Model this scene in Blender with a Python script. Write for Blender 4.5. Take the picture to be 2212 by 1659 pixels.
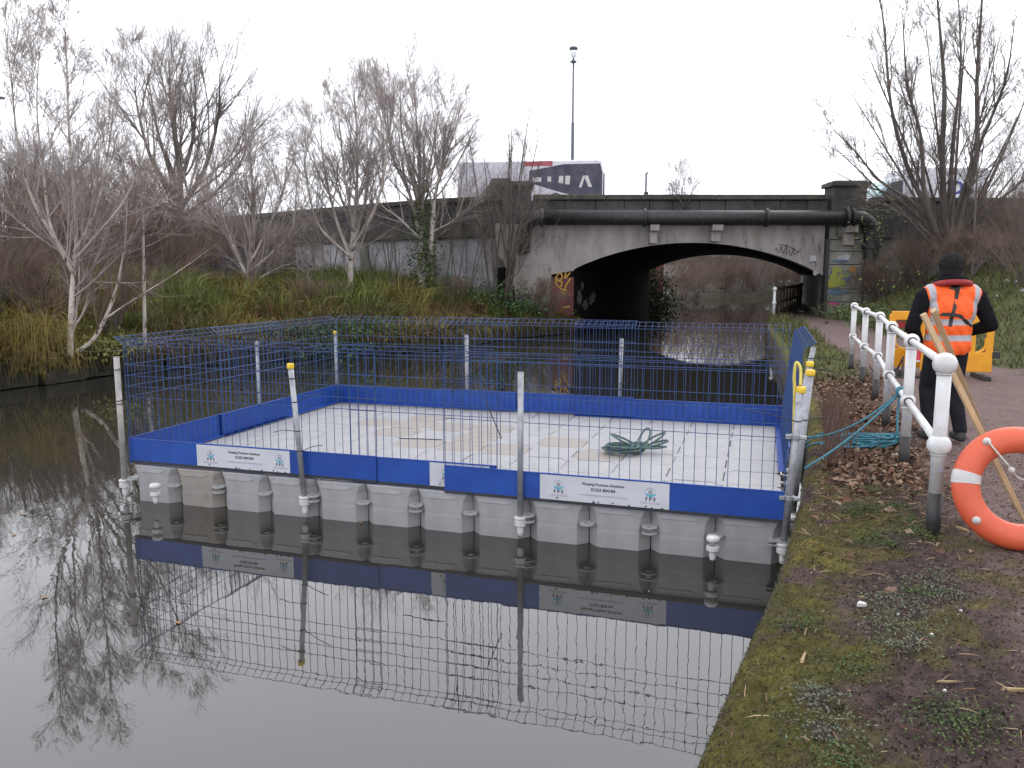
import bpy, bmesh, math, random
import numpy as np
from mathutils import Vector, Matrix
from mathutils.bvhtree import BVHTree
random.seed(7); RNG = np.random.default_rng(7)
for o in list(bpy.data.objects): bpy.data.objects.remove(o)
SC = bpy.context.scene
COL = SC.collection
R = math.radians
PI = math.pi

# ------------------------------------------------------------------ camera
PITCH = 7.8; CAMZ = 2.18; FPX = 1735.0          # focal length in units of a 2212 px wide frame
cam_d = bpy.data.cameras.new('camera'); cam = bpy.data.objects.new('camera', cam_d); COL.objects.link(cam)
cam.location = (0, 0, CAMZ); cam.rotation_euler = (R(90 - PITCH), 0, 0)
cam_d.sensor_width = 36; cam_d.lens = 36 * FPX / 2212; cam_d.clip_start = .05; cam_d.clip_end = 2000
SC.camera = cam
# ------------------------------------------------------------------ overcast sky, weak soft sun
SUN_EL, SUN_AZ = 38, 40
w = bpy.data.worlds.new('World'); SC.world = w; w.use_nodes = True
nt = w.node_tree; bg = nt.nodes['Background']
sky = nt.nodes.new('ShaderNodeTexSky'); sky.sky_type = 'NISHITA'; sky.sun_disc = False
sky.sun_elevation = R(SUN_EL); sky.sun_rotation = R(SUN_AZ); sky.dust_density = 4; sky.air_density = 1
hs = nt.nodes.new('ShaderNodeHueSaturation'); hs.inputs['Saturation'].default_value = .15
nt.links.new(sky.outputs[0], hs.inputs['Color'])
mx = nt.nodes.new('ShaderNodeMix'); mx.data_type = 'RGBA'; mx.inputs[0].default_value = .88
nt.links.new(hs.outputs[0], mx.inputs[6]); mx.inputs[7].default_value = (18.6, 18.8, 20.2, 1)   # even cloud layer
nt.links.new(mx.outputs[2], bg.inputs['Color']); bg.inputs['Strength'].default_value = .1
sd = bpy.data.lights.new('sun', 'SUN'); sun = bpy.data.objects.new('sun', sd); COL.objects.link(sun)
sd.energy = .6; sd.angle = R(30); sd.color = (1, .97, .93)
sun.rotation_euler = (R(90 - SUN_EL), 0, R(180 - SUN_AZ))
SC.view_settings.view_transform = 'Standard'; SC.view_settings.look = 'None'
SC.view_settings.exposure = .18; SC.view_settings.gamma = 1; SC.view_settings.use_curve_mapping = False

# ------------------------------------------------------------------ picture geometry -> place
_cp, _sp = math.cos(R(PITCH)), math.sin(R(PITCH))
def ray(u, v):
    x = (u - 1106) / FPX; y = -(v - 829.5) / FPX
    return Vector((x, _cp + y * _sp, -_sp + y * _cp))
def G(u, v, z=.6):            # point on the level z
    d = ray(u, v); t = (z - CAMZ) / d.z
    return Vector((0, 0, CAMZ)) + d * t
def P(u, v, Y):               # point on the upright plane at distance Y
    d = ray(u, v); t = Y / d.y
    return Vector((0, 0, CAMZ)) + d * t

# ------------------------------------------------------------------ materials
def node(nt, t, **k):
    n = nt.nodes.new(t)
    for a, b in k.items(): setattr(n, a, b)
    return n
def pm(name, c1, c2=None, scale=6, rough=.7, bump=0, bscale=None, metal=0, spec=.5, stretch=(1, 1, 1), lo=.35, hi=.65, c3=None, s3=30, c3lo=.55, c3hi=.7, attr=False, bdist=.02, rough2=None, trans=0):
    m = bpy.data.materials.new(name); m.use_nodes = True; nt = m.node_tree
    b = nt.nodes['Principled BSDF']; L = nt.links.new
    b.inputs['Roughness'].default_value = rough; b.inputs['Metallic'].default_value = metal
    b.inputs['Specular IOR Level'].default_value = spec
    tc = node(nt, 'ShaderNodeTexCoord'); mp = node(nt, 'ShaderNodeMapping'); L(tc.outputs['Object'], mp.inputs[0])
    mp.inputs['Scale'].default_value = stretch
    col = None
    def noise(sc, det=6, rg=.6):
        n = node(nt, 'ShaderNodeTexNoise'); n.inputs['Scale'].default_value = sc; n.inputs['Detail'].default_value = det; n.inputs['Roughness'].default_value = rg
        L(mp.outputs[0], n.inputs['Vector']); return n.outputs['Fac']
    def ramp(f, a, bb):
        r = node(nt, 'ShaderNodeMapRange'); r.interpolation_type = 'SMOOTHSTEP'; L(f, r.inputs[0]); r.inputs[1].default_value = a; r.inputs[2].default_value = bb; return r.outputs[0]
    def mix(f, a, bb, mode='MIX'):
        x = node(nt, 'ShaderNodeMix'); x.data_type = 'RGBA'; x.blend_type = mode
        if isinstance(f, (int, float)): x.inputs[0].default_value = f
        else: L(f, x.inputs[0])
        for s, q in ((6, a), (7, bb)):
            if isinstance(q, tuple): x.inputs[s].default_value = (*q[:3], 1)
            else: L(q, x.inputs[s])
        return x.outputs[2]
    if attr:
        at = node(nt, 'ShaderNodeAttribute'); at.attribute_name = 'Col'; col = at.outputs['Color']
        if c2: col = mix(ramp(noise(scale), lo, hi), col, mix(1.0, col, c2, 'MULTIPLY'))
    elif c2: col = mix(ramp(noise(scale), lo, hi), c1, c2)
    else: col = None; b.inputs['Base Color'].default_value = (*c1, 1)
    if c3 is not None and col is not None: col = mix(ramp(noise(s3), c3lo, c3hi), col, c3)
    if col is not None: L(col, b.inputs['Base Color'])
    if rough2 is not None: 
        r = node(nt, 'ShaderNodeMapRange'); L(noise(scale * 2), r.inputs[0]); r.inputs[1].default_value = .3; r.inputs[2].default_value = .7; r.inputs[3].default_value = rough; r.inputs[4].default_value = rough2; L(r.outputs[0], b.inputs['Roughness'])
    if bump:
        bn = node(nt, 'ShaderNodeBump'); bn.inputs['Strength'].default_value = bump; bn.inputs['Distance'].default_value = bdist
        L(noise(bscale or scale * 4, 8, .65), bn.inputs['Height']); L(bn.outputs[0], b.inputs['Normal'])
    if trans:
        b.inputs['Transmission Weight'].default_value = trans
    return m
M = {}
M['steel'] = pm('galvanised_steel', (.36, .37, .39), (.25, .26, .28), 14, .5, .15, 60, metal=.55, spec=.4)
M['steel_old'] = pm('weathered_grey_steel', (.40, .38, .35), (.27, .26, .25), 9, .7, .2, 60, metal=.2)
M['bluewire'] = pm('blue_wire_coating', (.013, .043, .14), (.019, .058, .18), 9, .5)
M['bluekick'] = pm('blue_painted_sheet', (.004, .040, .245), (.007, .058, .30), 3, .45, .08, 20, c3=(.03, .04, .09), s3=7, c3lo=.66, c3hi=.8)
M['float'] = pm('grey_float_plastic', (.245, .245, .25), (.29, .29, .292), 5, .55, .12, 160, c3=(.22, .195, .17), s3=3.2, c3lo=.55, c3hi=.8, bdist=.004)
M['floatdk'] = pm('grey_float_plastic_dirty', (.235, .21, .19), (.27, .255, .24), 4, .6, .12, 160, c3=(.20, .165, .135), s3=4, c3lo=.45, c3hi=.7, bdist=.004)
M['lug'] = pm('pale_plastic', (.28, .28, .29), (.33, .33, .33), 20, .5)
M['whitepl'] = pm('white_plastic', (.56, .56, .555), (.45, .44, .42), 15, .4)
M['yellowpl'] = pm('yellow_plastic', (.62, .38, .015), (.7, .48, .03), 15, .45)
M['yellowpale'] = pm('pale_yellow_plastic', (.7, .60, .13), (.6, .5, .1), 15, .5)
M['black'] = pm('black_plastic', (.012, .012, .013), None, rough=.5)
M['whitepaint'] = pm('white_gloss_paint', (.62, .625, .63), (.52, .52, .51), 6, .35, .1, 40, c3=(.35, .33, .30), s3=26, c3lo=.66, c3hi=.74)
M['blackpaint'] = pm('black_paint', (.018, .018, .02), (.03, .028, .026), 12, .5, .2, 50)
M['sign'] = pm('white_sticker', (.50, .51, .55), (.45, .46, .50), 4, .5, c3=(.35, .35, .38), s3=24, c3lo=.72, c3hi=.76)
M['ink'] = pm('dark_ink', (.03, .035, .05), rough=.6)
M['inkgrey'] = pm('grey_ink', (.30, .31, .36), rough=.6)
M['teal'] = pm('teal_ink', (.06, .33, .42), rough=.6)
M['concrete'] = pm('stained_concrete', (.31, .285, .265), (.22, .205, .19), 1.8, .9, .35, 14, stretch=(1, 1, .32), c3=(.06, .056, .053), s3=2.4, c3lo=.53, c3hi=.76)
M['concrete2'] = pm('green_stained_concrete', (.25, .24, .215), (.15, .15, .125), 2.2, .9, .35, 14, c3=(.05, .055, .04), s3=3, c3lo=.6, c3hi=.75)
M['blackstone'] = pm('soot_black_stone', (.035, .034, .036), (.06, .057, .055), 3, .9, .5, 16, c3=(.11, .105, .10), s3=9, c3lo=.64, c3hi=.74)
M['coping'] = pm('mossy_coping', (.075, .070, .058), (.045, .044, .038), 4, .95, .5, 20, c3=(.09, .095, .05), s3=7, c3lo=.55, c3hi=.75)
M['tunnel'] = pm('shade_painted_tunnel_wall', (.006, .0058, .0055), (.012, .0115, .011), 2, 1.0, spec=.03, bump=.3, bscale=12, c3=(.05, .05, .05), s3=1.2, c3lo=.66, c3hi=.8)  # shade deep under the arch is put into this near-black colour
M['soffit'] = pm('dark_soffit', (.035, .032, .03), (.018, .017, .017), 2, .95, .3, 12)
M['redpaint'] = pm('dark_red_paint', (.13, .022, .02), (.06, .02, .018), 4, .7, .3, 20)
M['pipe'] = pm('black_tarred_pipe', (.010, .010, .011), (.018, .018, .018), 8, .5, .6, 22, c3=(.20, .195, .19), s3=14, c3lo=.60, c3hi=.75)
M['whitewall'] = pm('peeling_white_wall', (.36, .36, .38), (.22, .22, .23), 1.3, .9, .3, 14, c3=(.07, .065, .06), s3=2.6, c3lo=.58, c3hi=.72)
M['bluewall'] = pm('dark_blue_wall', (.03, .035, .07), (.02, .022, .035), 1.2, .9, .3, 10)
M['stone'] = pm('wet_bank_stone', (.018, .017, .014), (.038, .034, .028), 3, .8, .6, 14, c3=(.035, .05, .015), s3=4, c3lo=.55, c3hi=.7)
M['wood'] = pm('pine_stake', (.56, .40, .23), (.46, .32, .18), 10, .7, .2, 40, stretch=(8, 8, .6), c3=(.18, .1, .05), s3=5, c3lo=.68, c3hi=.74)
M['ring'] = pm('orange_ring_plastic', (.60, .10, .042), (.52, .088, .04), 4, .5, .1, 60)
M['tape'] = pm('silver_tape', (.56, .55, .54), (.45, .44, .43), 12, .4)
M['ropewhite'] = pm('white_cord', (.55, .53, .49), (.4, .38, .35), 30, .8)
M['skin'] = pm('skin', (.22, .11, .07), (.19, .09, .055), 20, .55)
M['fleece'] = pm('black_fleece', (.005, .005, .006), (.009, .009, .011), 30, .95, spec=.15, bump=.5, bscale=90, bdist=.01)
M['trousers'] = pm('dark_trousers', (.007, .0075, .011), (.012, .012, .016), 14, .9, spec=.2, bump=.5, bscale=25, bdist=.02)
M['hair'] = pm('black_hair', (.006, .006, .006), (.011, .010, .010), 60, .9, 1, 90, bdist=.02)
M['red'] = pm('red_fabric', (.30, .02, .02), (.2, .012, .015), 10, .7)
M['rubber'] = pm('black_rubber', (.02, .02, .021), (.035, .034, .034), 10, .8)
M['barrier'] = pm('yellow_barrier_plastic', (.75, .33, .012), (.66, .28, .01), 4, .5, .05, 30)
M['signred'] = pm('red_sign_face', (.55, .02, .05), (.45, .015, .04), 6, .4)
M['glass'] = pm('dark_glass', (.02, .022, .026), rough=.08)
M['paleglass'] = pm('pale_glass', (.25, .42, .42), rough=.1)
M['vanwhite'] = pm('white_van_paint', (.62, .62, .66), (.56, .56, .60), 2, .35)
M['vanblue'] = pm('blue_lettering', (.05, .05, .25), rough=.5)
M['busdark'] = pm('dark_bus_wrap', (.06, .06, .085), (.10, .095, .13), 2.5, .6, spec=.2)
M['buspale'] = pm('pale_bus_wrap', (.66, .65, .70), (.54, .52, .58), 1.2, .4)
M['busred'] = pm('red_bus_wrap', (.45, .10, .13), (.35, .06, .08), 2, .4)
M['lampgrey'] = pm('lamp_grey_paint', (.07, .085, .10), rough=.5)
M['lampglass'] = pm('lamp_diffuser', (.85, .86, .88), rough=.2)
M['plaster'] = pm('white_building_wall', (.72, .72, .73), (.66, .66, .67), 1, .8)
M['roof'] = pm('grey_roof', (.2, .2, .21), (.15, .15, .16), 2, .8)
M['asphalt'] = pm('asphalt', (.05, .05, .052), (.04, .04, .042), 3, .9, .3, 60)
M['birch'] = pm('birch_bark', (.46, .42, .37), (.30, .26, .23), 3, .8, .4, 30, stretch=(1, 1, .5), c3=(.05, .04, .035), s3=9, c3lo=.57, c3hi=.66)
M['bark'] = pm('grey_brown_bark', (.11, .092, .08), (.07, .06, .053), 6, .9, .6, 30, stretch=(1, 1, .3))
M['twigbirch'] = pm('birch_twig', (.34, .29, .27), (.25, .21, .195), 3, .85)
M['twig'] = pm('brown_twig', (.17, .14, .12), (.12, .098, .088), 3, .85)
M['twigred'] = pm('red_brown_twig', (.18, .122, .09), (.13, .092, .07), 2, .85)
M['twigyel'] = pm('yellow_twig', (.17, .125, .018), (.11, .08, .015), 2, .8)
M['veg'] = pm('vegetation', (1, 1, 1), attr=True, rough=.75, spec=.3)
M['litter'] = pm('dead_leaf_litter', (1, 1, 1), attr=True, rough=.8, spec=.2)
M['ropeblue'] = pm('blue_polyprop_rope', (.035, .20, .26), (.02, .13, .19), 40, .6, .8, 160, bdist=.01)
M['ropegreen'] = pm('grey_green_rope', (.10, .155, .145), (.05, .09, .09), 30, .75, .8, 160, bdist=.01)
M['gyel'] = pm('yellow_spray', (.36, .20, .02), rough=.7); M['ggreen'] = pm('green_spray', (.20, .24, .04), (.28, .28, .05), 4, .8)
M['gblue'] = pm('blue_spray', (.06, .14, .19), (.09, .10, .17), 4, .8); M['gpink'] = pm('pink_spray', (.40, .06, .18), rough=.8)
M['gdark'] = pm('dark_spray', (.06, .058, .06), rough=.8); M['gwhite'] = pm('pale_spray', (.42, .43, .45), (.3, .3, .32), 6, .8); M['gorange'] = pm('orange_spray', (.36, .18, .05), rough=.8)

# ------------------------------------------------------------------ object helpers
def tag(o, label=None, cat=None, group=None, kind=None):
    if label: o['label'] = label
    if cat: o['category'] = cat
    if group: o['group'] = group
    if kind: o['kind'] = kind
    return o
def thing(name, label, cat, loc=(0, 0, 0), rz=0, group=None):
    o = bpy.data.objects.new(name, None); COL.objects.link(o); o.location = loc; o.rotation_euler = (0, 0, rz); o.empty_display_size = .2
    return tag(o, label, cat, group)
def link(name, me, mat=None, parent=None, loc=None, rot=None, smooth=False):
    o = bpy.data.objects.new(name, me); COL.objects.link(o)
    if mat is not None and len(me.materials) == 0: me.materials.append(M[mat] if isinstance(mat, str) else mat)
    if parent is not None: o.parent = parent
    if loc is not None: o.location = loc
    if rot is not None: o.rotation_euler = rot
    if smooth: me.polygons.foreach_set('use_smooth', [True] * len(me.polygons))
    return o
def npmesh(name, V, quads=None, tris=None, col=None):
    me = bpy.data.meshes.new(name); V = np.asarray(V, dtype=np.float32).reshape(-1, 3)
    nq = 0 if quads is None else len(quads); n3 = 0 if tris is None else len(tris)
    me.vertices.add(len(V)); me.vertices.foreach_set('co', V.ravel())
    idx = []
    if nq: idx.append(np.asarray(quads).ravel())
    if n3: idx.append(np.asarray(tris).ravel())
    idx = np.concatenate(idx).astype(np.int32); me.loops.add(len(idx)); me.loops.foreach_set('vertex_index', idx)
    me.polygons.add(nq + n3); st = np.concatenate([np.arange(nq) * 4, nq * 4 + np.arange(n3) * 3]).astype(np.int32)
    me.polygons.foreach_set('loop_start', st)
    if col is not None:
        c = np.ones((len(V), 4), np.float32); c[:, :3] = col
        a = me.color_attributes.new('Col', 'FLOAT_COLOR', 'POINT'); a.data.foreach_set('color', c.ravel())
    me.update(calc_edges=True); me.validate(); return me
class MB:                                              # collects plain shapes into one mesh
    def __init__(s): s.v = []; s.f = []; s.sm = False
    def add(s, V, F):
        n = len(s.v); s.v += [tuple(p) for p in V]; s.f += [tuple(i + n for i in f) for f in F]; return s
    def box(s, c, d, rz=0, mat=None):
        V = [Vector((sx * d[0] / 2, sy * d[1] / 2, sz * d[2] / 2)) for sz in (-1, 1) for sx, sy in ((-1, -1), (1, -1), (1, 1), (-1, 1))]
        m = mat or Matrix.Rotation(rz, 3, 'Z')
        return s.add([m @ p + Vector(c) for p in V], [(3, 2, 1, 0), (4, 5, 6, 7), (0, 1, 5, 4), (1, 2, 6, 5), (2, 3, 7, 6), (3, 0, 4, 7)])
    def b2(s, a, b):
        return s.box([(p + q) / 2 for p, q in zip(a, b)], [abs(q - p) for p, q in zip(a, b)])
    def tube(s, pts, r, n=8, closed=False, cap=True):
        pts = [Vector(p) for p in pts]; m = len(pts); rr = r if isinstance(r, (list, tuple)) else [r] * m
        V = []; up = None
        for i, p in enumerate(pts):
            if closed: t = pts[(i + 1) % m] - pts[i - 1]
            else: t = pts[min(i + 1, m - 1)] - pts[max(i - 1, 0)]
            t = t.normalized() if t.length > 1e-9 else Vector((0, 0, 1))
            if up is None: up = t.orthogonal()
            up = (up - t * up.dot(t)); up = up.normalized() if up.length > 1e-6 else t.orthogonal().normalized()
            w_ = t.cross(up)
            for k in range(n):
                a = 2 * PI * k / n; V.append(p + (up * math.cos(a) + w_ * math.sin(a)) * rr[i])
        F = []
        for i in range(m if closed else m - 1):
            j = (i + 1) % m
            for k in range(n): F.append((i * n + k, i * n + (k + 1) % n, j * n + (k + 1) % n, j * n + k))
        if cap and not closed: F.append(tuple(range(n - 1, -1, -1))); F.append(tuple((m - 1) * n + k for k in range(n)))
        return s.add(V, F)
    def lathe(s, prof, n=16, c=(0, 0, 0), axis=None):
        V = [(r * math.cos(2 * PI * k / n), r * math.sin(2 * PI * k / n), z) for r, z in prof for k in range(n)]
        if axis is not None:
            q = Vector((0, 0, 1)).rotation_difference(Vector(axis).normalized()); V = [q @ Vector(p) for p in V]
        V = [Vector(p) + Vector(c) for p in V]
        F = [(i * n + k, i * n + (k + 1) % n, (i + 1) * n + (k + 1) % n, (i + 1) * n + k) for i in range(len(prof) - 1) for k in range(n)]
        F += [tuple(range(n - 1, -1, -1)), tuple((len(prof) - 1) * n + k for k in range(n))]
        return s.add(V, F)
    def prism(s, poly, y0, y1):                         # poly in x,z, extruded along y
        n = len(poly); V = [(x, y0, z) for x, z in poly] + [(x, y1, z) for x, z in poly]
        return s.add(V, [tuple(range(n)), tuple(range(2 * n - 1, n - 1, -1))] + [(i + n, (i + 1) % n + n, (i + 1) % n, i) for i in range(n)])
    def mesh(s, name):
        me = bpy.data.meshes.new(name); me.from_pydata(s.v, [], s.f); me.update(); return me
    def build(s, name, mat, parent=None, loc=None, rot=None, smooth=False, bevel=0, seg=2):
        o = link(name, s.mesh(name), mat, parent, loc, rot, smooth)
        if bevel:
            b = o.modifiers.new('bevel', 'BEVEL'); b.width = bevel; b.segments = seg; b.limit_method = 'ANGLE'; b.angle_limit = R(35)
        return o
def spline(pts, n=8, closed=False):                    # Catmull-Rom
    pts = [Vector(p) for p in pts]; m = len(pts); out = []
    for i in range(m if closed else m - 1):
        g = (lambda k: pts[k % m]) if closed else (lambda k: pts[max(0, min(m - 1, k))])
        a, b, c, d = g(i - 1), g(i), g(i + 1), g(i + 2)
        for k in range(n):
            t = k / n; out.append(.5 * (2 * b + (c - a) * t + (2 * a - 5 * b + 4 * c - d) * t * t + (3 * b - 3 * c + d - a) * t ** 3))
    if not closed: out.append(pts[-1])
    return out
def text_mesh(s, size, align='CENTER', ext=.0004, bold=0):
    c = bpy.data.curves.new('t', 'FONT'); c.body = s; c.size = size; c.align_x = align; c.align_y = 'CENTER'; c.extrude = ext; c.offset = bold; c.resolution_u = 3
    o = bpy.data.objects.new('t', c); COL.objects.link(o)
    bpy.context.view_layer.update(); dg = bpy.context.evaluated_depsgraph_get()
    me = bpy.data.meshes.new_from_object(o.evaluated_get(dg)); bpy.data.objects.remove(o); me.materials.clear(); return me
def vnoise(x, y, sc, seed=0):
    g = np.random.default_rng(seed).random((64, 64)); x = np.asarray(x) * sc; y = np.asarray(y) * sc
    xi = np.floor(x).astype(int); yi = np.floor(y).astype(int); fx = x - xi; fy = y - yi; fx = fx * fx * (3 - 2 * fx); fy = fy * fy * (3 - 2 * fy)
    a = g[xi % 64, yi % 64]; b = g[(xi + 1) % 64, yi % 64]; c = g[xi % 64, (yi + 1) % 64]; d = g[(xi + 1) % 64, (yi + 1) % 64]
    return (a * (1 - fx) + b * fx) * (1 - fy) + (c * (1 - fx) + d * fx) * fy
def fbm(x, y, sc, seed=0, o=4):
    s = 0; a = .5; t = 0
    for k in range(o): s = s + a * vnoise(x, y, sc * 2 ** k, seed + k); t += a; a *= .55
    return s / t
# ---- foliage: thin twigs, blades and leaves as numpy batches
def norm(v): return v / np.maximum(np.linalg.norm(v, axis=-1, keepdims=True), 1e-9)
def twig_mesh(name, A, B, ra, rb, n=3):
    T = norm(B - A); ref = np.where(np.abs(T[:, 2:3]) > .9, [[1., 0, 0]], [[0, 0, 1.]]); U = norm(np.cross(T, ref)); W = np.cross(T, U)
    N = len(A); V = np.empty((N, 2 * n, 3))
    for k in range(n):
        a = 2 * PI * k / n; d = U * math.cos(a) + W * math.sin(a)
        V[:, k] = A + d * ra[:, None]; V[:, n + k] = B + d * rb[:, None]
    q = np.array([(k, (k + 1) % n, n + (k + 1) % n, n + k) for k in range(n)])
    return npmesh(name, V, (np.arange(N)[:, None, None] * 2 * n + q[None]).reshape(-1, 4))
def blade_mesh(name, base, tip, width, col, bend=.25, rng=RNG):
    N = len(base); d = tip - base; s = norm(np.cross(d, rng.normal(size=(N, 3)))); wv = s * (np.asarray(width).reshape(-1, 1))
    side = norm(np.cross(s, d)); mid = base + d * .55 + np.array([0, 0, 1.]) * (np.linalg.norm(d, axis=1) * bend * .5)[:, None]
    V = np.stack([base - wv, base + wv, mid + wv * .8, mid - wv * .8, tip], 1)
    i = np.arange(N)[:, None] * 5
    return npmesh(name, V, i + [0, 1, 2, 3], i + [3, 2, 4], np.repeat(col, 5, axis=0))
def leaf_mesh(name, c, nrm, size, col, rng=RNG, fold=.25):
    N = len(c); nrm = norm(nrm); u = norm(np.cross(nrm, rng.normal(size=(N, 3)))); w_ = np.cross(nrm, u); s = np.asarray(size).reshape(-1, 1)
    V = np.stack([c - u * s, c + w_ * s * .55 + nrm * s * fold, c + u * s, c - w_ * s * .55 + nrm * s * fold], 1)
    i = np.arange(N)[:, None] * 4
    return npmesh(name, V, None, np.concatenate([i + [0, 1, 2], i + [0, 2, 3]]), np.repeat(col, 4, axis=0))
def cmix(N, cols, rng=RNG, jit=.25):
    c = np.array(cols)[rng.integers(0, len(cols), N)]; return c * (1 + jit * (rng.random((N, 1)) - .5) * 2) * (1 + .12 * (rng.random((N, 3)) - .5))
def polyline_sample(stems, rng, k):
    """stems: list of (points Nx3, r0, r1) -> k random points with direction and radius."""
    A = []; D = []; Rr = []; Tt = []; wts = []
    for p, r0, r1 in stems:
        p = np.array([tuple(q) for q in p]); n = len(p)
        for i in range(n - 1): A.append(p[i]); D.append(p[i + 1] - p[i]); Rr.append((r0 + (r1 - r0) * i / (n - 1), r0 + (r1 - r0) * (i + 1) / (n - 1))); Tt.append((i / (n - 1), (i + 1) / (n - 1))); wts.append(np.linalg.norm(p[i + 1] - p[i]) * (.32 + i / (n - 1)))
    A = np.array(A); D = np.array(D); Rr = np.array(Rr); Tt = np.array(Tt); wts = np.array(wts) / sum(wts)
    i = rng.choice(len(A), k, p=wts); f = rng.random(k)
    return A[i] + D[i] * f[:, None], norm(D[i]), Rr[i, 0] + (Rr[i, 1] - Rr[i, 0]) * f, Tt[i, 0] + (Tt[i, 1] - Tt[i, 0]) * f
def grow(start, dirs, length, rad, levels, rng, up=.25):
    """Level by level branching; returns segment arrays (A,B,ra,rb) of everything after the stems."""
    out = []
    for L in levels:
        N = len(start); k = L.get('k', 3); pos = start.copy(); d = dirs.copy(); pts = [pos]; ds = [d]
        for s in range(k):
            d = norm(d + rng.normal(size=d.shape) * L.get('wob', .18) + np.array([0, 0, L.get('up', up)]))
            pos = pos + d * (length / k)[:, None]; pts.append(pos); ds.append(d)
        rend = rad * L.get('taper', .45)
        for s in range(k): out.append((pts[s], pts[s + 1], rad + (rend - rad) * s / k, rad + (rend - rad) * (s + 1) / k))
        n = L.get('n', 0)
        if not n: break
        pt = np.stack(pts); dd = np.stack(ds); b = np.repeat(np.arange(N), n); t = rng.random(N * n) ** .8 * .85 + .15
        x = t * k; s = np.minimum(x.astype(int), k - 1); f = (x - s)[:, None]
        start = pt[s, b] * (1 - f) + pt[s + 1, b] * f; base = dd[s, b]
        side = norm(np.cross(base, rng.normal(size=base.shape))); ang = (L.get('ang', 40) + rng.normal(size=len(b)) * 10) * PI / 180
        dirs = norm(base * np.cos(ang)[:, None] + side * np.sin(ang)[:, None])
        length = length[b] * L.get('lr', .55) * (.55 + .8 * rng.random(len(b))) * (1.2 - .55 * t)
        rad = np.maximum((rad[b] + (rend[b] - rad[b]) * t) * L.get('rr', .55), L.get('rmin', .0022))
    return [np.concatenate([o[i] for o in out]) for i in range(4)]
def copy_tree(o, loc, rz, scale=1, label=None, group=None, sz=None):
    c = o.copy(); COL.objects.link(c); c.location = loc; c.rotation_euler = (0, 0, rz); c.scale = (scale, scale, sz or scale)
    if label: c['label'] = label
    if group: c['group'] = group
    for ch in o.children:
        d = ch.copy(); COL.objects.link(d); d.parent = c
        for g in ch.children:
            e = g.copy(); COL.objects.link(e); e.parent = d
    return c
# =================================================================== SETTING
# ---- canal water: dark, still, slightly rippled
def water_mat():
    m = bpy.data.materials.new('canal_water'); m.use_nodes = True; nt = m.node_tree; b = nt.nodes['Principled BSDF']; L = nt.links.new
    b.inputs['Base Color'].default_value = (.022, .021, .017, 1); b.inputs['Roughness'].default_value = .015
    b.inputs['IOR'].default_value = 1.85
    tc = node(nt, 'ShaderNodeTexCoord'); mp = node(nt, 'ShaderNodeMapping'); L(tc.outputs['Object'], mp.inputs[0]); mp.inputs['Rotation'].default_value = (0, 0, R(-25)); mp.inputs['Scale'].default_value = (1, .55, 1)
    n1 = node(nt, 'ShaderNodeTexNoise'); n1.inputs['Scale'].default_value = 2.6; n1.inputs['Detail'].default_value = 3; L(mp.outputs[0], n1.inputs['Vector'])
    n2 = node(nt, 'ShaderNodeTexNoise'); n2.inputs['Scale'].default_value = 13; n2.inputs['Detail'].default_value = 2; L(mp.outputs[0], n2.inputs['Vector'])
    n3 = node(nt, 'ShaderNodeTexNoise'); n3.inputs['Scale'].default_value = .35; n3.inputs['Detail'].default_value = 2; L(tc.outputs['Object'], n3.inputs['Vector'])
    mr = node(nt, 'ShaderNodeMapRange'); L(n3.outputs['Fac'], mr.inputs[0]); mr.inputs[1].default_value = .4; mr.inputs[2].default_value = .62; mr.inputs[3].default_value = .15; mr.inputs[4].default_value = 1
    ad = node(nt, 'ShaderNodeMath', operation='MULTIPLY_ADD'); L(n2.outputs['Fac'], ad.inputs[0]); ad.inputs[1].default_value = .16; L(n1.outputs['Fac'], ad.inputs[2])
    ml = node(nt, 'ShaderNodeMath', operation='MULTIPLY'); L(ad.outputs[0], ml.inputs[0]); L(mr.outputs[0], ml.inputs[1])
    bp = node(nt, 'ShaderNodeBump'); bp.inputs['Strength'].default_value = 1; bp.inputs['Distance'].default_value = .0022
    L(ml.outputs[0], bp.inputs['Height']); L(bp.outputs[0], b.inputs['Normal']); return m
M['water'] = water_mat()
wt = link('canal_water', npmesh('canal_water', [(-60, -20, 0), (60, -20, 0), (60, 140, 0), (-60, 140, 0)], [(0, 1, 2, 3)]), 'water'); tag(wt, 'still dark canal water mirroring the bare trees and fence', kind='structure')

# ---- towpath side
EY = [-4, 0, 2.4, 4.38, 5.8, 7.5, 9.6, 12, 18, 26.2, 29.6, 34, 38, 49, 77, 140]; EX = [-2.5, -.56, .53, 1.50, 2.13, 2.80, 3.56, 4.28, 6.05, 8.3, 9.35, 11.0, 12.6, 17.0, 27, 60]
def edge(Y): return np.interp(Y, EY, EX)
POSTS = [G(2015, 1145), G(1952, 999), G(1913, 918), G(1890, 860), G(1861.6, 828), G(1838, 798)]
PLY = [-4, 3, 4.83, 6.65, 8.4, 10.2, 11.7, 13.4, 20, 29, 34, 38, 49, 77, 140]; PLX = [-.2, 2.0, 2.75, 3.4, 4.05, 4.75, 5.25, 5.8, 7.6, 10.0, 11.4, 13.0, 17.5, 27.6, 61]
PRY = [-4, 5, 9, 13, 20, 29, 34, 49, 77, 140]; PRX = [6, 7.2, 7.6, 8.3, 9.6, 11.7, 13.2, 18.2, 29, 63]
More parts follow.
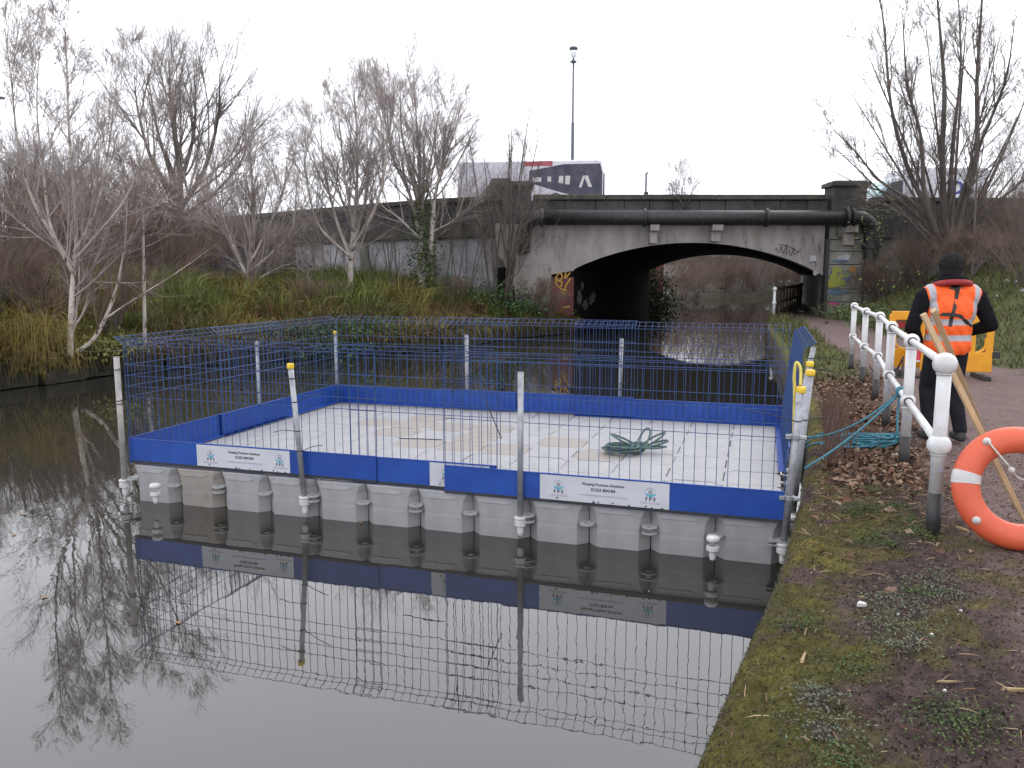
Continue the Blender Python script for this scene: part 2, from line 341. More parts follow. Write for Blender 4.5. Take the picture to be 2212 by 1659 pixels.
def ground_h(X, Y):
    t = X - edge(Y); a = np.clip(t / .12, 0, 1); z = .40 + .10 * np.sqrt(np.clip(1 - (1 - a) ** 2, 0, 1)) + .09 * np.clip(t / 1.1, 0, 1) ** .7
    s = X - np.interp(Y, PRY, PRX); s = np.clip(s - .1, 0, None)
    hill = np.minimum(s * .42, 1.5 + .05 * s) * np.clip((Y - 3) / 6, .2, 1)
    pth = np.clip((X - np.interp(Y, PLY, PLX)) / .5, 0, 1) * (s <= 0)
    z = z + hill + (fbm(X, Y, 1.2, 3) - .5) * .05 * (1 - .6 * pth) + (fbm(X, Y, 7, 11) - .5) * .05 * np.clip(t / .05, 0, 1) * (1 - .75 * pth) + (fbm(X, Y, 26, 15, 3) - .5) * .028 * np.clip(t / .05, 0, 1) * (1 - .7 * pth)
    return z
def sstep(x, a, b): t = np.clip((x - a) / (b - a), 0, 1); return t * t * (3 - 2 * t)
def ground_masks(X, Y):
    t = X - edge(Y); nz = fbm(X, Y, .9, 21); n2 = fbm(X, Y, 3.1, 31); n3 = fbm(X, Y, 9, 41)
    pl = np.interp(Y, PLY, PLX); pr = np.interp(Y, PRY, PRX)
    moss = 1 - sstep(t + (nz - .5) * .8, .42, .85); near = 1 - sstep(Y, 5.3, 6.4)
    moss = np.clip(np.maximum(moss, .7 * (1 - sstep(t, .7, 2.4)) * sstep(n2, .55, .68)) * near + (1 - sstep(t, .12, .3)) * (1 - near) * sstep(n2, .3, .55), 0, 1)
    moss = np.clip(moss * sstep(n2 * .6 + n3 * .4, .38, .52), 0, 1)
    path = sstep(X - pl + (nz - .5) * .5, -.1, .35) * (1 - sstep(X - pr + (n2 - .5) * .8, -.2, .2))
    path = path * (1 - .55 * (1 - sstep(Y, 3.6, 5.4)) * sstep(n2, .42, .6))
    leaf = sstep(Y, 5.4, 6.6) * (1 - sstep(Y, 11.5, 13.5)) * (1 - path) * sstep(t, .1, .35) * (X < pr)
    grass = np.clip(sstep(Y, 11, 14) * (1 - path) * (X < pr) + (X >= pr) * (1 - path), 0, 1)
    return moss, path, leaf, grass
ys = np.concatenate([np.arange(-4, 1.6, .5), np.arange(1.6, 6, .02), np.arange(6, 14, .05), np.arange(14, 50, .4), np.arange(50, 141, 5)])
ts = np.concatenate([[0, 0, .004, .012, .025, .045, .07], np.arange(.09, 3.2, .02), np.arange(3.2, 9, .08), np.arange(9, 16, .5), np.array([17, 19, 22, 27, 35, 50, 80])])
YY, TT = np.meshgrid(ys, ts, indexing='ij'); XX = edge(YY) + TT + (fbm(YY, YY * 0, 2.3, 5) - .5) * .07 * np.clip(1 - TT / .5, 0, 1)
ZZ = ground_h(XX, YY); ZZ[:, 0] = -.6
mo, pa, le, gr = ground_masks(XX, YY)
n1 = fbm(XX, YY, 2.2, 61)[..., None]; n2 = np.clip((fbm(XX, YY, 17, 71, 3)[..., None] - .5) * 1.9 + .5, 0, 1.1)
earth = np.array([.056, .037, .035]) * (.7 + .7 * n2); mossc = np.array([.12, .102, .020]) * (1 - n1) * 1.9 * (.45 + .95 * n2) * .62 + np.array([.045, .046, .013]) * n1
pathc = np.array([.148, .104, .097]) * (.8 + .25 * n1 + .2 * n2); leafc = np.array([.085, .052, .036]) * (.6 + .8 * n2); grc = np.array([.075, .085, .026]) * (.6 + .8 * n1)
C = earth * np.ones_like(XX)[..., None]
for mk, cc in ((le, leafc), (gr, grc), (pa, pathc), (mo, mossc)): C = C * (1 - mk[..., None]) + cc * mk[..., None]
side = (TT <= .02)[..., None]; C = np.where(side, np.array([.075, .066, .056]) * (.6 + .8 * n1), C)
a, b = XX.shape; I = np.arange(a * b).reshape(a, b)
Q = np.stack([I[:-1, :-1], I[:-1, 1:], I[1:, 1:], I[1:, :-1]], -1).reshape(-1, 4)
M['ground'] = pm('mossy_ground', (1, 1, 1), (.72, .70, .66), 26, .95, .9, 90, attr=True, spec=.25, bdist=.012)
gme = npmesh('towpath_ground', np.stack([XX, YY, ZZ], -1), Q, None, C.reshape(-1, 3)); g = link('towpath_ground', gme, 'ground', smooth=True); tag(g, 'mossy towpath bank with a reddish dirt path', kind='structure')

# ---- far bank: level lip, slope up to the retaining walls
LB = [(-40, -6), (-14, 8), (-9.9, 15.2), (-8.4, 18.4), (-5.2, 21.0), (-2.0, 23.6), (-.4, 27.3), (2.2, 29.8)]
def left_edge(n=60):
    p = spline([(x, y, 0) for x, y in LB], 10); return np.array([tuple(q) for q in p])
le_ = left_edge(); inl = norm(np.array([[-.62, .78, 0]])); tt = np.concatenate([[0, 0.0], np.arange(.25, 8, .35), np.array([9, 11, 14, 20, 40, 90])])
Vx = le_[:, None, :] + inl * tt[None, :, None]
def left_h(X, Y, t): return .52 + np.clip(t * .11, 0, .85) + (fbm(X, Y, .8, 81) - .5) * .35 * np.clip(t, 0, 1)
Vx[..., 2] = left_h(Vx[..., 0], Vx[..., 1], tt[None, :]); Vx[:, 0, 2] = -.6
a, b = Vx.shape[:2]; I = np.arange(a * b).reshape(a, b); Q = np.stack([I[:-1, :-1], I[1:, :-1], I[1:, 1:], I[:-1, 1:]], -1).reshape(-1, 4)
M['soil'] = pm('dark_bank_soil', (.035, .030, .020), (.055, .045, .026), 2, .95, .6, 20)
lg = link('far_bank_ground', npmesh('far_bank_ground', Vx, Q), 'soil', smooth=True); tag(lg, 'overgrown far bank sloping up to the retaining wall', kind='structure')
# ground beyond the bridge, left of the water
bx = [(8.2, 49.2), (11, 58), (14.5, 66), (19.5, 72), (26, 76), (60, 84)]
V = []; 
for x, y in bx: V += [(x, y, -.6), (x, y, .45), (x - 3, y + 1, .7), (x - 12, y + 3, 1.2), (x - 60, y + 10, 1.5), (x - 400, y + 20, 2)]
I = np.arange(len(V)).reshape(len(bx), 6); Q = np.stack([I[:-1, :-1], I[1:, :-1], I[1:, 1:], I[:-1, 1:]], -1).reshape(-1, 4)
tag(link('distant_ground', npmesh('distant_ground', V, Q), 'soil', smooth=True), 'rough ground beyond the bridge', kind='structure')
V = [(-500, 160, .9), (500, 160, .9), (900, 900, .9), (-900, 900, .9)]
tag(link('distant_plain', npmesh('distant_plain', V, [(0, 1, 2, 3)]), 'soil'), 'flat ground out to the horizon', kind='structure')

# ---- far bank's stone edging, stone by stone
wallr = thing('canal_edge_wall', 'low wall of wet dark stone blocks along the overgrown far bank', 'wall')
sm = [MB().box((0, 0, 0), (1, 1, 1)).mesh('stone')]
rg = random.Random(3)
def along(pts, s):
    for i in range(len(pts) - 1):
        d = np.linalg.norm(pts[i + 1] - pts[i])
        if s <= d: return pts[i] + (pts[i + 1] - pts[i]) * s / d, (pts[i + 1] - pts[i]) / d
        s -= d
    return pts[-1], (pts[-1] - pts[-2]) / np.linalg.norm(pts[-1] - pts[-2])
sub = le_[14:]
tot = sum(np.linalg.norm(sub[i + 1] - sub[i]) for i in range(len(sub) - 1))
stone_me = MB().box((0, 0, 0), (1, 1, 1)).mesh('stone'); stone_me.materials.append(M['stone'])
for c, (z, hgt) in enumerate(((.02, .30), (.33, .24))):
    s = -.3 * c + .3
    while s < tot - .3:
        L_ = rg.uniform(.65, 1.15); p, d = along(sub, s + L_ / 2)
        o = link('stone', stone_me, None, wallr, (p[0] + .10 + rg.uniform(-.05, .05), p[1] - .12 + rg.uniform(-.05, .05), z + hgt / 2 - .02), (rg.uniform(-.03, .03), rg.uniform(-.03, .03), math.atan2(d[1], d[0]) + rg.uniform(-.04, .04)))
        o.scale = (L_ - .03, .42, hgt - .02); bv = o.modifiers.new('bevel', 'BEVEL'); bv.width = .05; bv.segments = 2; s += L_

# =================================================================== BRIDGE
br = thing('arch_bridge', 'soot-stained concrete arch road bridge over the canal with dark stone parapet', 'bridge', (0, 30, 0))
SK = Vector((6.0, 19.0, 0)); XL, XR = 2.29, 11.5
def archz(x):                                            # segmental arch
    t = (x - XL) / (XR - XL); base = 2.36 + (2.14 - 2.36) * t
    return base + 1.08 * (1 - (2 * t - 1) ** 2) ** .92 if 0 < t < 1 else base
xs = [XL + (XR - XL) * i / 48 for i in range(49)]
# spandrel face with depth
mb = MB(); V = []
for x in xs:
    for y in (0, .45): V.append((x, y, archz(x))); V.append((x, y, 4.02))
F = []
for i in range(48):
    k = 4 * i; F += [(k, k + 4, k + 5, k + 1), (k + 2, k + 3, k + 7, k + 6), (k + 1, k + 5, k + 7, k + 3), (k, k + 2, k + 6, k + 4)]
mb.add(V, F); mb.build('spandrel_wall', 'concrete', br)
mb = MB(); V = []                                        # arch ring, a little proud
for x in xs:
    z = archz(x)
    for y, dz in ((-.014, -.015), (-.014, .10), (.02, .10), (.02, -.015)): V.append((x, y, z + dz))
F = [(4 * i + a, 4 * i + 4 + a, 4 * i + 4 + (a + 1) % 4, 4 * i + (a + 1) % 4) for i in range(48) for a in range(4)]
mb.add(V, F).build('arch_ring', 'concrete', br)
mb = MB(); V = []                                        # barrel underside
for x in xs: V += [(x, .3, archz(x) - .01), (x + SK.x, .3 + SK.y, archz(x) - .01), (x + SK.x, .3 + SK.y, archz(x) + .4), (x, .3, archz(x) + .4)]
F = [(4 * i, 4 * i + 1, 4 * i + 5, 4 * i + 4) for i in range(48)] + [(4 * i + 3, 4 * i + 7, 4 * i + 6, 4 * i + 2) for i in range(48)] + [(4 * i + 1, 4 * i + 2, 4 * i + 6, 4 * i + 5) for i in range(48)]
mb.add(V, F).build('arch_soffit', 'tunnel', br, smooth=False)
def skewbox(x0, x1, y0, y1, z0, z1):
    k = SK.x / SK.y; return MB().add([(x0 + k * y0, y0, z0), (x1 + k * y0, y0, z0), (x1 + k * y1, y1, z0), (x0 + k * y1, y1, z0), (x0 + k * y0, y0, z1), (x1 + k * y0, y0, z1), (x1 + k * y1, y1, z1), (x0 + k * y1, y1, z1)], [(3, 2, 1, 0), (4, 5, 6, 7), (0, 1, 5, 4), (1, 2, 6, 5), (2, 3, 7, 6), (3, 0, 4, 7)])
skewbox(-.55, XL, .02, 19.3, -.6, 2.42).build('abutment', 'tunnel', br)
skewbox(XR, XR + 3.2, .05, 19.3, -.2, 2.3).build('abutment', 'concrete2', br)
mb = MB()                                                # left haunch with flared foot
mb.prism([(-.62, 4.02), (XL - .002, 4.02), (XL - .002, 2.30), (1.45, 2.16), (1.40, -.5), (.12, -.5), (.10, 1.6), (-.05, 2.1), (-.30, 2.6), (-.55, 2.9)], -.03, .4); mb.build('haunch', 'concrete', br)
MB().b2((-.62, .3, -.5), (1.6, .5, 4.0)).build('haunch_backing', 'concrete2', br)
MB().b2((1.44, -.10, -.5), (XL - .01, -.035, 2.06)).build('painted_panel', 'redpaint', br, bevel=.01)
MB().b2((.1, -.07, 1.42), (1.42, -.034, 1.47)).build('string_course', 'concrete2', br)
for x0, x1 in ((-60, XL),):
    pass
skewbox(-1, 16, 19.0, 19.5, 4.0, 4.9).build('far_parapet', 'blackstone', br)
# right pier in courses
rg = random.Random(11)
zc = [.2, 1.15, 1.62, 2.08, 2.52, 3.0, 3.42, 4.02]
for i in range(len(zc) - 1):
    MB().b2((XR + .12, -.16 + rg.uniform(-.012, .012), zc[i] + .012), (XR + 1.42, .4, zc[i + 1] - .012)).build('concrete_block', 'concrete2', br, bevel=.015)
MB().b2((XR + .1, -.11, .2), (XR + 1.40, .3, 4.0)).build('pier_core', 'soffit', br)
MB().b2((XR + 1.42, -.05, .2), (XR + 1.95, .45, 4.02)).build('pier_return', 'concrete2', br)
MB().b2((XR + .0, -.24, .55), (XR + .115, .1, 3.45)).build('cable_duct', 'blackpaint', br, bevel=.01)
for k, x in enumerate((XR + .35, XR + .72)):
    MB().tube(spline([(x, -.2, 3.95), (x, -.21, 3.62), (x + .1, -.21, 3.5), (x + .25, -.21, 3.55), (x + .28, -.2, 3.9)], 5), .018, 6).build('loose_cable', 'blackpaint', br, smooth=True)
MB().lathe([(.05, 0), (.06, .05), (.06, .1), (.03, .12)], 10, (XR + .62, -.22, 3.72)).build('cable_fixing', 'whitepaint', br)
# parapet: two courses of blocks and coping stones
MB().b2((-.4, .3, 4.0), (13.4, .55, 4.86)).build('parapet_core', 'blackstone', br)
for c, (z0, z1) in enumerate(((4.02, 4.46), (4.47, 4.87))):
    x = -.55 + .5 * c
    while x < 11.6:
        L_ = rg.uniform(.85, 1.15); x1 = min(x + L_, 11.66)
        MB().b2((x + .008, .20 + rg.uniform(-.012, .012), z0 + .006), (x1 - .008, .45, z1 - .006)).build('parapet_block', 'blackstone', br, bevel=.015); x = x1
x = .78
while x < 11.55:
    x1 = min(x + rg.uniform(1.2, 1.5), 11.62)
    MB().prism([(x + .006, 4.88), (x1 - .006, 4.88), (x1 - .006, 5.07), (x + .006, 5.07)], .08 + rg.uniform(-.01, .01), .66).build('coping_stone', 'coping', br, bevel=.03); x = x1
def pillar(x0, x1, top, mat='blackstone'):
    MB().b2((x0 + .1, -.05, 4.0), (x1 - .1, .85, top - .22)).build('pillar', mat, br, bevel=.03)
    c = MB().b2((x0, -.15, top - .22), (x1, .95, top - .05)); c.b2((x0 + .12, -.05, top - .06), (x1 - .12, .85, top)); c.build('pillar_cap', 'coping', br, bevel=.03)
pillar(11.62, 13.05, 5.56); pillar(-.42, .80, 5.54)
mb = MB(); mb.prism([(-1.25, 4.3), (-.15, 4.3), (-.05, 5.78), (-.75, 5.78), (-.85, 5.6), (-1.1, 5.2), (-1.3, 4.95)], 1.2, 2.2); mb.build('ramped_end_block', 'coping', br, bevel=.03)
MB().b2((.84, .08, 4.05), (1.55, .3, 4.5)).build('parapet_patch', 'concrete2', br)
# corbels under the pipe
def corbel(u0, u1, v0, v1, xo=0):
    a = P(u0, v0, 29.7); b_ = P(u1, v1, 29.7)
    mb = MB(); mb.b2((a.x, -.62, a.z - .32), (b_.x, .05, a.z)); mb.b2((a.x + .03, -.36, b_.z), (b_.x - .03, .05, a.z - .30)); mb.build('corbel', 'concrete', br, bevel=.02)
corbel(1402, 1421, 480, 526); corbel(1535, 1557, 480, 522); corbel(1822, 1845, 484, 530)
# graffiti as flat paint strokes
def stroke(pts, wdt, mat, y=-.105, name='graffiti'):
    pts = spline([(x, 0, z) for x, z in pts], 6); V = []; F = []
    for i, p in enumerate(pts):
        d = (pts[min(i + 1, len(pts) - 1)] - pts[max(i - 1, 0)]); n = Vector((-d.z, 0, d.x)); n = n.normalized() if n.length > 1e-6 else Vector((1, 0, 0))
        V += [(p.x + n.x * wdt, y - i * 2e-5, p.z + n.z * wdt), (p.x - n.x * wdt, y - i * 2e-5, p.z - n.z * wdt)]
    for i in range(len(pts) - 1): F.append((2 * i, 2 * i + 1, 2 * i + 3, 2 * i + 2))
    return MB().add(V, F).build(name, mat, br)
def px(u, v, Y=29.85): q = P(u, v, Y); return (q.x, q.z)
z8 = lambda x, y: ((1040 + x * .1989) / 1.1573, (600 + y * .1989) / 1.1573)
for pts in ([(1760, 470), (1800, 420), (1840, 450), (1800, 520), (1760, 470), (1770, 560), (1810, 590), (1835, 540), (1800, 500)], [(1885, 410), (1875, 480), (1940, 410)], [(1948, 480), (1905, 540), (1870, 620), (1900, 640), (1810, 610)], [(1820, 655), (1870, 665), (1858, 690)], [(1850, 850), (1935, 835)]):
    stroke([px(*z8(*p)) for p in pts], .028, 'gyel')
z5 = lambda x, y: ((1160 + x * .4973) / 1.1573, (360 + y * .4973) / 1.1573)
def blob(cx, cy, rx, ry, mat, y, seed, n=22):
    r_ = random.Random(seed); V = [(0, 0)]; 
    for k in range(n):
        a = 2 * PI * k / n; f = 1 + .3 * math.sin(3 * a + seed) * r_.uniform(.4, 1) + r_.uniform(-.12, .12); V.append((rx * f * math.cos(a), ry * f * math.sin(a)))
    c = px(*z5(cx, cy)); s = .4973 / 1.1573 * 30 / FPX
    MB().add([(c[0] + x * s, y, c[1] + z * s) for x, z in V], [(0, 1 + k, 1 + (k + 1) % n) for k in range(n)]).build('graffiti', mat, br)
blob(1885, 672, 52, 46, 'gblue', -.182, 1); blob(1882, 650, 44, 28, 'ggreen', -.185, 2); blob(1868, 690, 46, 32, 'ggreen', -.1865, 3); blob(1950, 630, 22, 16, 'gorange', -.184, 4)
blob(1910, 572, 30, 15, 'gwhite', -.183, 5); blob(1890, 590, 40, 7, 'gblue', -.186, 6); blob(1858, 803, 28, 7, 'gpink', -.183, 7); blob(1880, 745, 50, 12, 'gblue', -.181, 8)
for pts in ([(1875, 640), (1880, 665), (1885, 640)], [(1895, 660), (1900, 632), (1908, 660)], [(1915, 635), (1915, 662)], [(1930, 632), (1928, 660)]): stroke([px(*z5(*p)) for p in pts], .018, 'gblue', -.19)
for pts in ([(1575, 520), (1590, 555), (1600, 515), (1612, 550), (1630, 505), (1628, 560)], [(1640, 530), (1650, 560), (1665, 520), (1668, 555), (1700, 530)], [(1590, 505), (1640, 515), (1690, 545)], [(1745, 600), (1770, 590), (1775, 620), (1750, 625)]): stroke([px(*z5(*p)) for p in pts], .016, 'gdark', -.012)
q0 = px(*z5(1745, 588)); q1 = px(*z5(1780, 560)); MB().b2((q0[0], -.012, q0[1]), (q1[0], -.004, q1[1])).build('small_plate', 'gwhite', br)
blob(1775, 640, 12, 22, 'gwhite', -.012, 9)
for k, (u, v, rx, ry) in enumerate(((585, 690, 14, 60), (600, 740, 20, 30), (570, 770, 10, 20))):
    pass
kx = SK.x / SK.y; rgk = random.Random(77)
for yy, zz, ry, rz_, mt in ((.9, 1.3, .45, .35, 'gdark'), (1.9, 1.0, .6, .22, 'gdark'), (1.4, 1.75, .35, .14, 'gdark'), (3.2, 1.2, .7, .28, 'gdark')):
    V = [(XL + kx * yy + .006, yy, zz)]
    for k in range(18): a_ = 2 * PI * k / 18; f_ = rgk.uniform(.55, 1.15); y_ = yy + ry * f_ * math.cos(a_); V.append((XL + kx * y_ + .006, y_, zz + rz_ * f_ * math.sin(a_)))
    MB().add(V, [(0, 1 + k, 1 + (k + 1) % 18) for k in range(18)]).build('graffiti', mt, br)
# iron pipe carried across the face
pp = thing('water_main_pipe', 'thick black iron water pipe running across the bridge face below the parapet', 'pipe')
c0 = P(1175, 470, 29.5); c1 = P(1842, 471, 29.5); zr = c0.z; rad = .275
MB().tube([c0, c1], rad, 20).build('pipe_run', 'pipe', pp, smooth=True)
MB().tube(spline([c1, c1 + Vector((.35, .02, -.03)), c1 + Vector((.62, .05, -.22)), c1 + Vector((.75, .08, -.5)), c1 + Vector((.78, .1, -1.5)), c1 + Vector((.78, .1, -2.6))], 6), rad * .97, 20).build('elbow', 'pipe', pp, smooth=True)
MB().tube(spline([c0, c0 + Vector((-.35, .02, -.04)), c0 + Vector((-.6, .1, -.25)), c0 + Vector((-.72, .3, -.6)), c0 + Vector((-.75, .5, -1.2))], 6), rad * .97, 20).build('elbow', 'pipe', pp, smooth=True)
for u in (1170, 1392, 1655, 1828, 1841): 
    c = P(u, 470.5, 29.5); MB().tube([c - Vector((.05, 0, 0)), c + Vector((.05, 0, 0))], rad + .06, 20).build('flange', 'pipe', pp, smooth=False, bevel=.01)
c = c1 + Vector((.78, .1, -1.0)); MB().tube([c - Vector((0, 0, .08)), c + Vector((0, 0, .08))], rad + .07, 20).build('flange', 'pipe', pp)

# ---- wing walls
WL = [(.3, 30.25), (-3, 31.7), (-6, 34.1), (-10, 37.6), (-20, 46), (-42, 62)]
def wallrun(root, pts, z0, z1, off, th, mat, name='wall_panel', step=None, rgx=random.Random(5), gap=0, bevel=0, zj=0):
    for i in range(len(pts) - 1):
        a = Vector((*pts[i], 0)); b_ = Vector((*pts[i + 1], 0)); d = b_ - a; n = Vector((d.y, -d.x, 0)).normalized()
        if n.y > 0: n = -n
        k = max(1, round(d.length / step)) if step else 1; ang = math.atan2(d.y, d.x)
        for j in range(k):
            c = a + d * ((j + .5) / k) - n * (off + rgx.uniform(-.012, .012) * (step is not None))
            MB().box((0, 0, 0), (d.length / k - gap, th, z1 - z0 + rgx.uniform(-zj, zj))).build(name, mat, root, (c.x, c.y, (z0 + z1) / 2), (0, 0, ang), bevel=bevel)
lw = thing('retaining_wall', 'peeling white lower wall with dark stone parapet behind the birches', 'wall')
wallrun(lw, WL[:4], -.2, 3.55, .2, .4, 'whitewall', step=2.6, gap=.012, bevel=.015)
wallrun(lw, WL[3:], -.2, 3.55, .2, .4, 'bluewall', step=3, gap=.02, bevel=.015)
wallrun(lw, WL, 3.55, 3.95, .12, .5, 'coping', 'ledge', step=2)
wallrun(lw, WL, 3.95, 4.40, .28, .4, 'blackstone', 'parapet_block', step=1.3, gap=.015, bevel=.02)
wallrun(lw, WL, 4.41, 4.88, .28, .4, 'blackstone', 'parapet_block', step=1.15, gap=.015, bevel=.02)
wallrun(lw, WL, 4.885, 5.07, .28, .6, 'coping', 'coping_stone', step=1.6, gap=.01, bevel=.03)
for x, y in ((-6.2, 34.2), (-3.2, 31.8)): 
    MB().b2((x - .2, y - .12, .4), (x + .2, y + .3, 3.5)).build('buttress', 'concrete2', lw, bevel=.02)
WR = [(13.4, 30.3), (20, 30.8), (34, 33), (60, 40)]
rw = thing('retaining_wall', 'green stained retaining wall with dark parapet behind the towpath thicket', 'wall')
wallrun(rw, WR, .2, 3.5, .2, .4, 'concrete2', step=2.4, gap=.012, bevel=.015)
wallrun(rw, WR, 3.5, 3.85, .1, .5, 'blackstone', 'ledge', step=2, gap=.01)
wallrun(rw, WR, 3.85, 4.83, .25, .4, 'blackstone', 'parapet_block', step=1.3, gap=.015, bevel=.02)
wallrun(rw, WR, 4.835, 5.0, .25, .6, 'coping', 'coping_stone', step=1.5, gap=.01, bevel=.03)
# road over the bridge
V = [(-42, 62.4, 3.9), (-20, 46.5, 3.9), (-10, 38.2, 3.9), (-6, 34.8, 3.9), (-3, 32.4, 3.9), (-.5, 30.8, 3.9), (13.4, 30.8, 3.9), (34, 33.6, 3.9), (60, 41, 3.9), (60, 60, 3.9), (20, 49.3, 3.9), (-1, 49.3, 3.9), (-20, 66, 3.9)]
me = bpy.data.meshes.new('road'); me.from_pydata(V, [], [tuple(range(len(V)))]); tag(link('road', me, 'asphalt'), 'asphalt road crossing on the bridge', kind='structure')
V = [(18, 49.4, 3.9), (60, 60, 3.9), (60, 60, .3), (18, 49.4, .3)]
MB().add(V, [(0, 1, 2, 3)]).build('embankment_face', 'soil', br, (0, -30, 0))
# =================================================================== FLOATING PONTOON
PA = math.atan2(-.298, .955); PO = Vector((-3.69, 7.6, 0)); PM = Matrix.Translation(PO) @ Matrix.Rotation(PA, 4, 'Z')
def W(s, d, z=0): return PM @ Vector((s, d, z))
DECK = .35
pon = thing('floating_pontoon', 'floating work platform of grey plastic cubes moored against the towpath', 'pontoon', PO, PA)
def float_mesh(nm, mat, dz=0):
    sec = [(-.10, .234, .08), (-.06, .244, .08), (.13, .2475, .08), (.155, .2462, .08), (.18, .2475, .08), (.27, .2475, .07), (.30, .2475, .055), (.33, .2475, .042), (.345, .2465, .04), (.35, .2435, .038)]
    V = []
    for z, h, c in sec:
        for x, y in ((-h + c, -h), (h - c, -h), (h, -h + c), (h, h - c), (h - c, h), (-h + c, h), (-h, h - c), (-h, -h + c)): V.append((x, y, z))
    n = len(sec); F = [(i * 8 + k, i * 8 + (k + 1) % 8, i * 8 + 8 + (k + 1) % 8, i * 8 + 8 + k) for i in range(n - 1) for k in range(8)]
    # shallow raised pad pattern on top
    t0 = (n - 1) * 8; h, c = .232, .042; z = .3492
    for x, y in ((-h + c, -h), (h - c, -h), (h, -h + c), (h, h - c), (h - c, h), (-h + c, h), (-h, h - c), (-h, -h + c)): V.append((x, y, z))
    F += [(t0 + k, t0 + (k + 1) % 8, t0 + 8 + (k + 1) % 8, t0 + 8 + k) for k in range(8)]
    h, c = .228, .040; z = .3505
    for x, y in ((-h + c, -h), (h - c, -h), (h, -h + c), (h, h - c), (h - c, h), (-h + c, h), (-h, h - c), (-h, -h + c)): V.append((x, y, z))
    F += [(t0 + 8 + k, t0 + 8 + (k + 1) % 8, t0 + 16 + (k + 1) % 8, t0 + 16 + k) for k in range(8)]; F.append(tuple(t0 + 16 + k for k in range(8)))
    mb = MB().add(V, F)
    # raised ledge under the rim and a dimple beside it
    for q in range(4):
        m = Matrix.Rotation(q * PI / 2, 3, 'Z'); pl = [(-.17, .285), (.09, .285), (.125, .312), (.125, .318), (-.17, .318)]
        VV = [m @ Vector((x, -.244, z)) for x, z in pl] + [m @ Vector((x, -.2535 + (z - .285) * .12, z)) for x, z in pl]
        k = len(pl); mb.add(VV, [tuple(range(2 * k - 1, k - 1, -1))[::-1]] + [(i, (i + 1) % k, (i + 1) % k + k, i + k) for i in range(k)])
    me = mb.mesh(nm); me.materials.append(M[mat]); return me
fm = [float_mesh('float', 'float'), float_mesh('float', 'floatdk')]
def lug_mesh():
    V = []; n = 14; F = []
    for z in (-.006, .006):
        for k in range(n): a = 2 * PI * k / n; V.append((.062 * math.cos(a), .055 * math.sin(a), z))
        for k in range(n): a = 2 * PI * k / n; V.append((.028 * math.cos(a), .025 * math.sin(a), z))
    for k in range(n):
        j = (k + 1) % n; F += [(2 * n + k, 2 * n + j, 3 * n + j, 3 * n + k), (j, k, n + k, n + j), (k, j, 2 * n + j, 2 * n + k), (n + j, n + k, 3 * n + k, 3 * n + j)]
    mb = MB().add(V, F); mb.b2((-.055, .03, -.0055), (.055, .12, .0055)); me = mb.mesh('lug'); me.materials.append(M['lug']); return me
lm = lug_mesh(); rg = random.Random(5)
dirty = {(4, 3), (5, 4), (4, 5), (3, 4), (5, 3), (2, 5), (6, 3), (7, 4), (1, 0), (5, 5), (3, 5), (3, 6), (8, 3)}
for i in range(12):
    for j in range(8):
        f = link('float', fm[(i, j) in dirty], None, pon, (.25 + .5 * i, .25 + .5 * j, rg.uniform(-.003, .003)), (rg.uniform(-.004, .004), rg.uniform(-.004, .004), (rg.choice([0, 2]) if j else 0) * PI / 2))
        bv = f.modifiers.new('bevel', 'BEVEL'); bv.width = .014; bv.segments = 3; bv.limit_method = 'ANGLE'; bv.angle_limit = R(40)
        if j == 0:
            for sx, z in ((-.25, .188 if i % 2 else .212), (.25, .188 if i % 2 == 0 else .166)):
                if 0 < i + (sx > 0) < 12 or True: link('lug', lm, None, f, (sx, -.258, z), (0, 0, 0))
        if i == 11:
            for zz in (.20, .17): link('lug', lm, None, f, (.262, -.25, zz), (0, 0, PI / 2))
        if i == 0 and j: link('lug', lm, None, f, (-.258, -.25, .19), (0, 0, -PI / 2))
def pin_mesh():
    me = MB().lathe([(.001, -.01), (.075, -.008), (.085, 0), (.08, .012), (.05, .016), (.001, .016)], 18).mesh('connector_cap'); me.materials.append(M['float']); me.polygons.foreach_set('use_smooth', [True] * len(me.polygons)); return me
pmh = pin_mesh()
for i in range(1, 12):
    for j in range(1, 8): link('connector_cap', pmh, None, pon, (.5 * i, .5 * j, DECK - .012), (0, 0, 0))
def bolt(parent, x, y, z, capped=True):
    mb = MB(); 
    if capped: mb.lathe([(.01, .045), (.04, .042), (.050, .028), (.050, .012), (.045, .0)], 14)
    b1 = mb.build('bolt_head', 'whitepl', parent, (x, y, z), smooth=True) if capped else None
    mb = MB().lathe([(.046, -.012), (.048, -.018), (.048, -.045), (.042, -.05), (.026, -.055), (.024, -.105), (.019, -.12), (.001, -.122)], 14); mb.build('bolt_nut', 'whitepl', parent, (x, y, z - .02), smooth=False)
bolt(pon, .5, -.258, .225); bolt(pon, 5.5, -.258, .225); 
for d_ in (.4, 1.0, 1.5, 2.0): bolt(pon, 6.07, d_, .235)

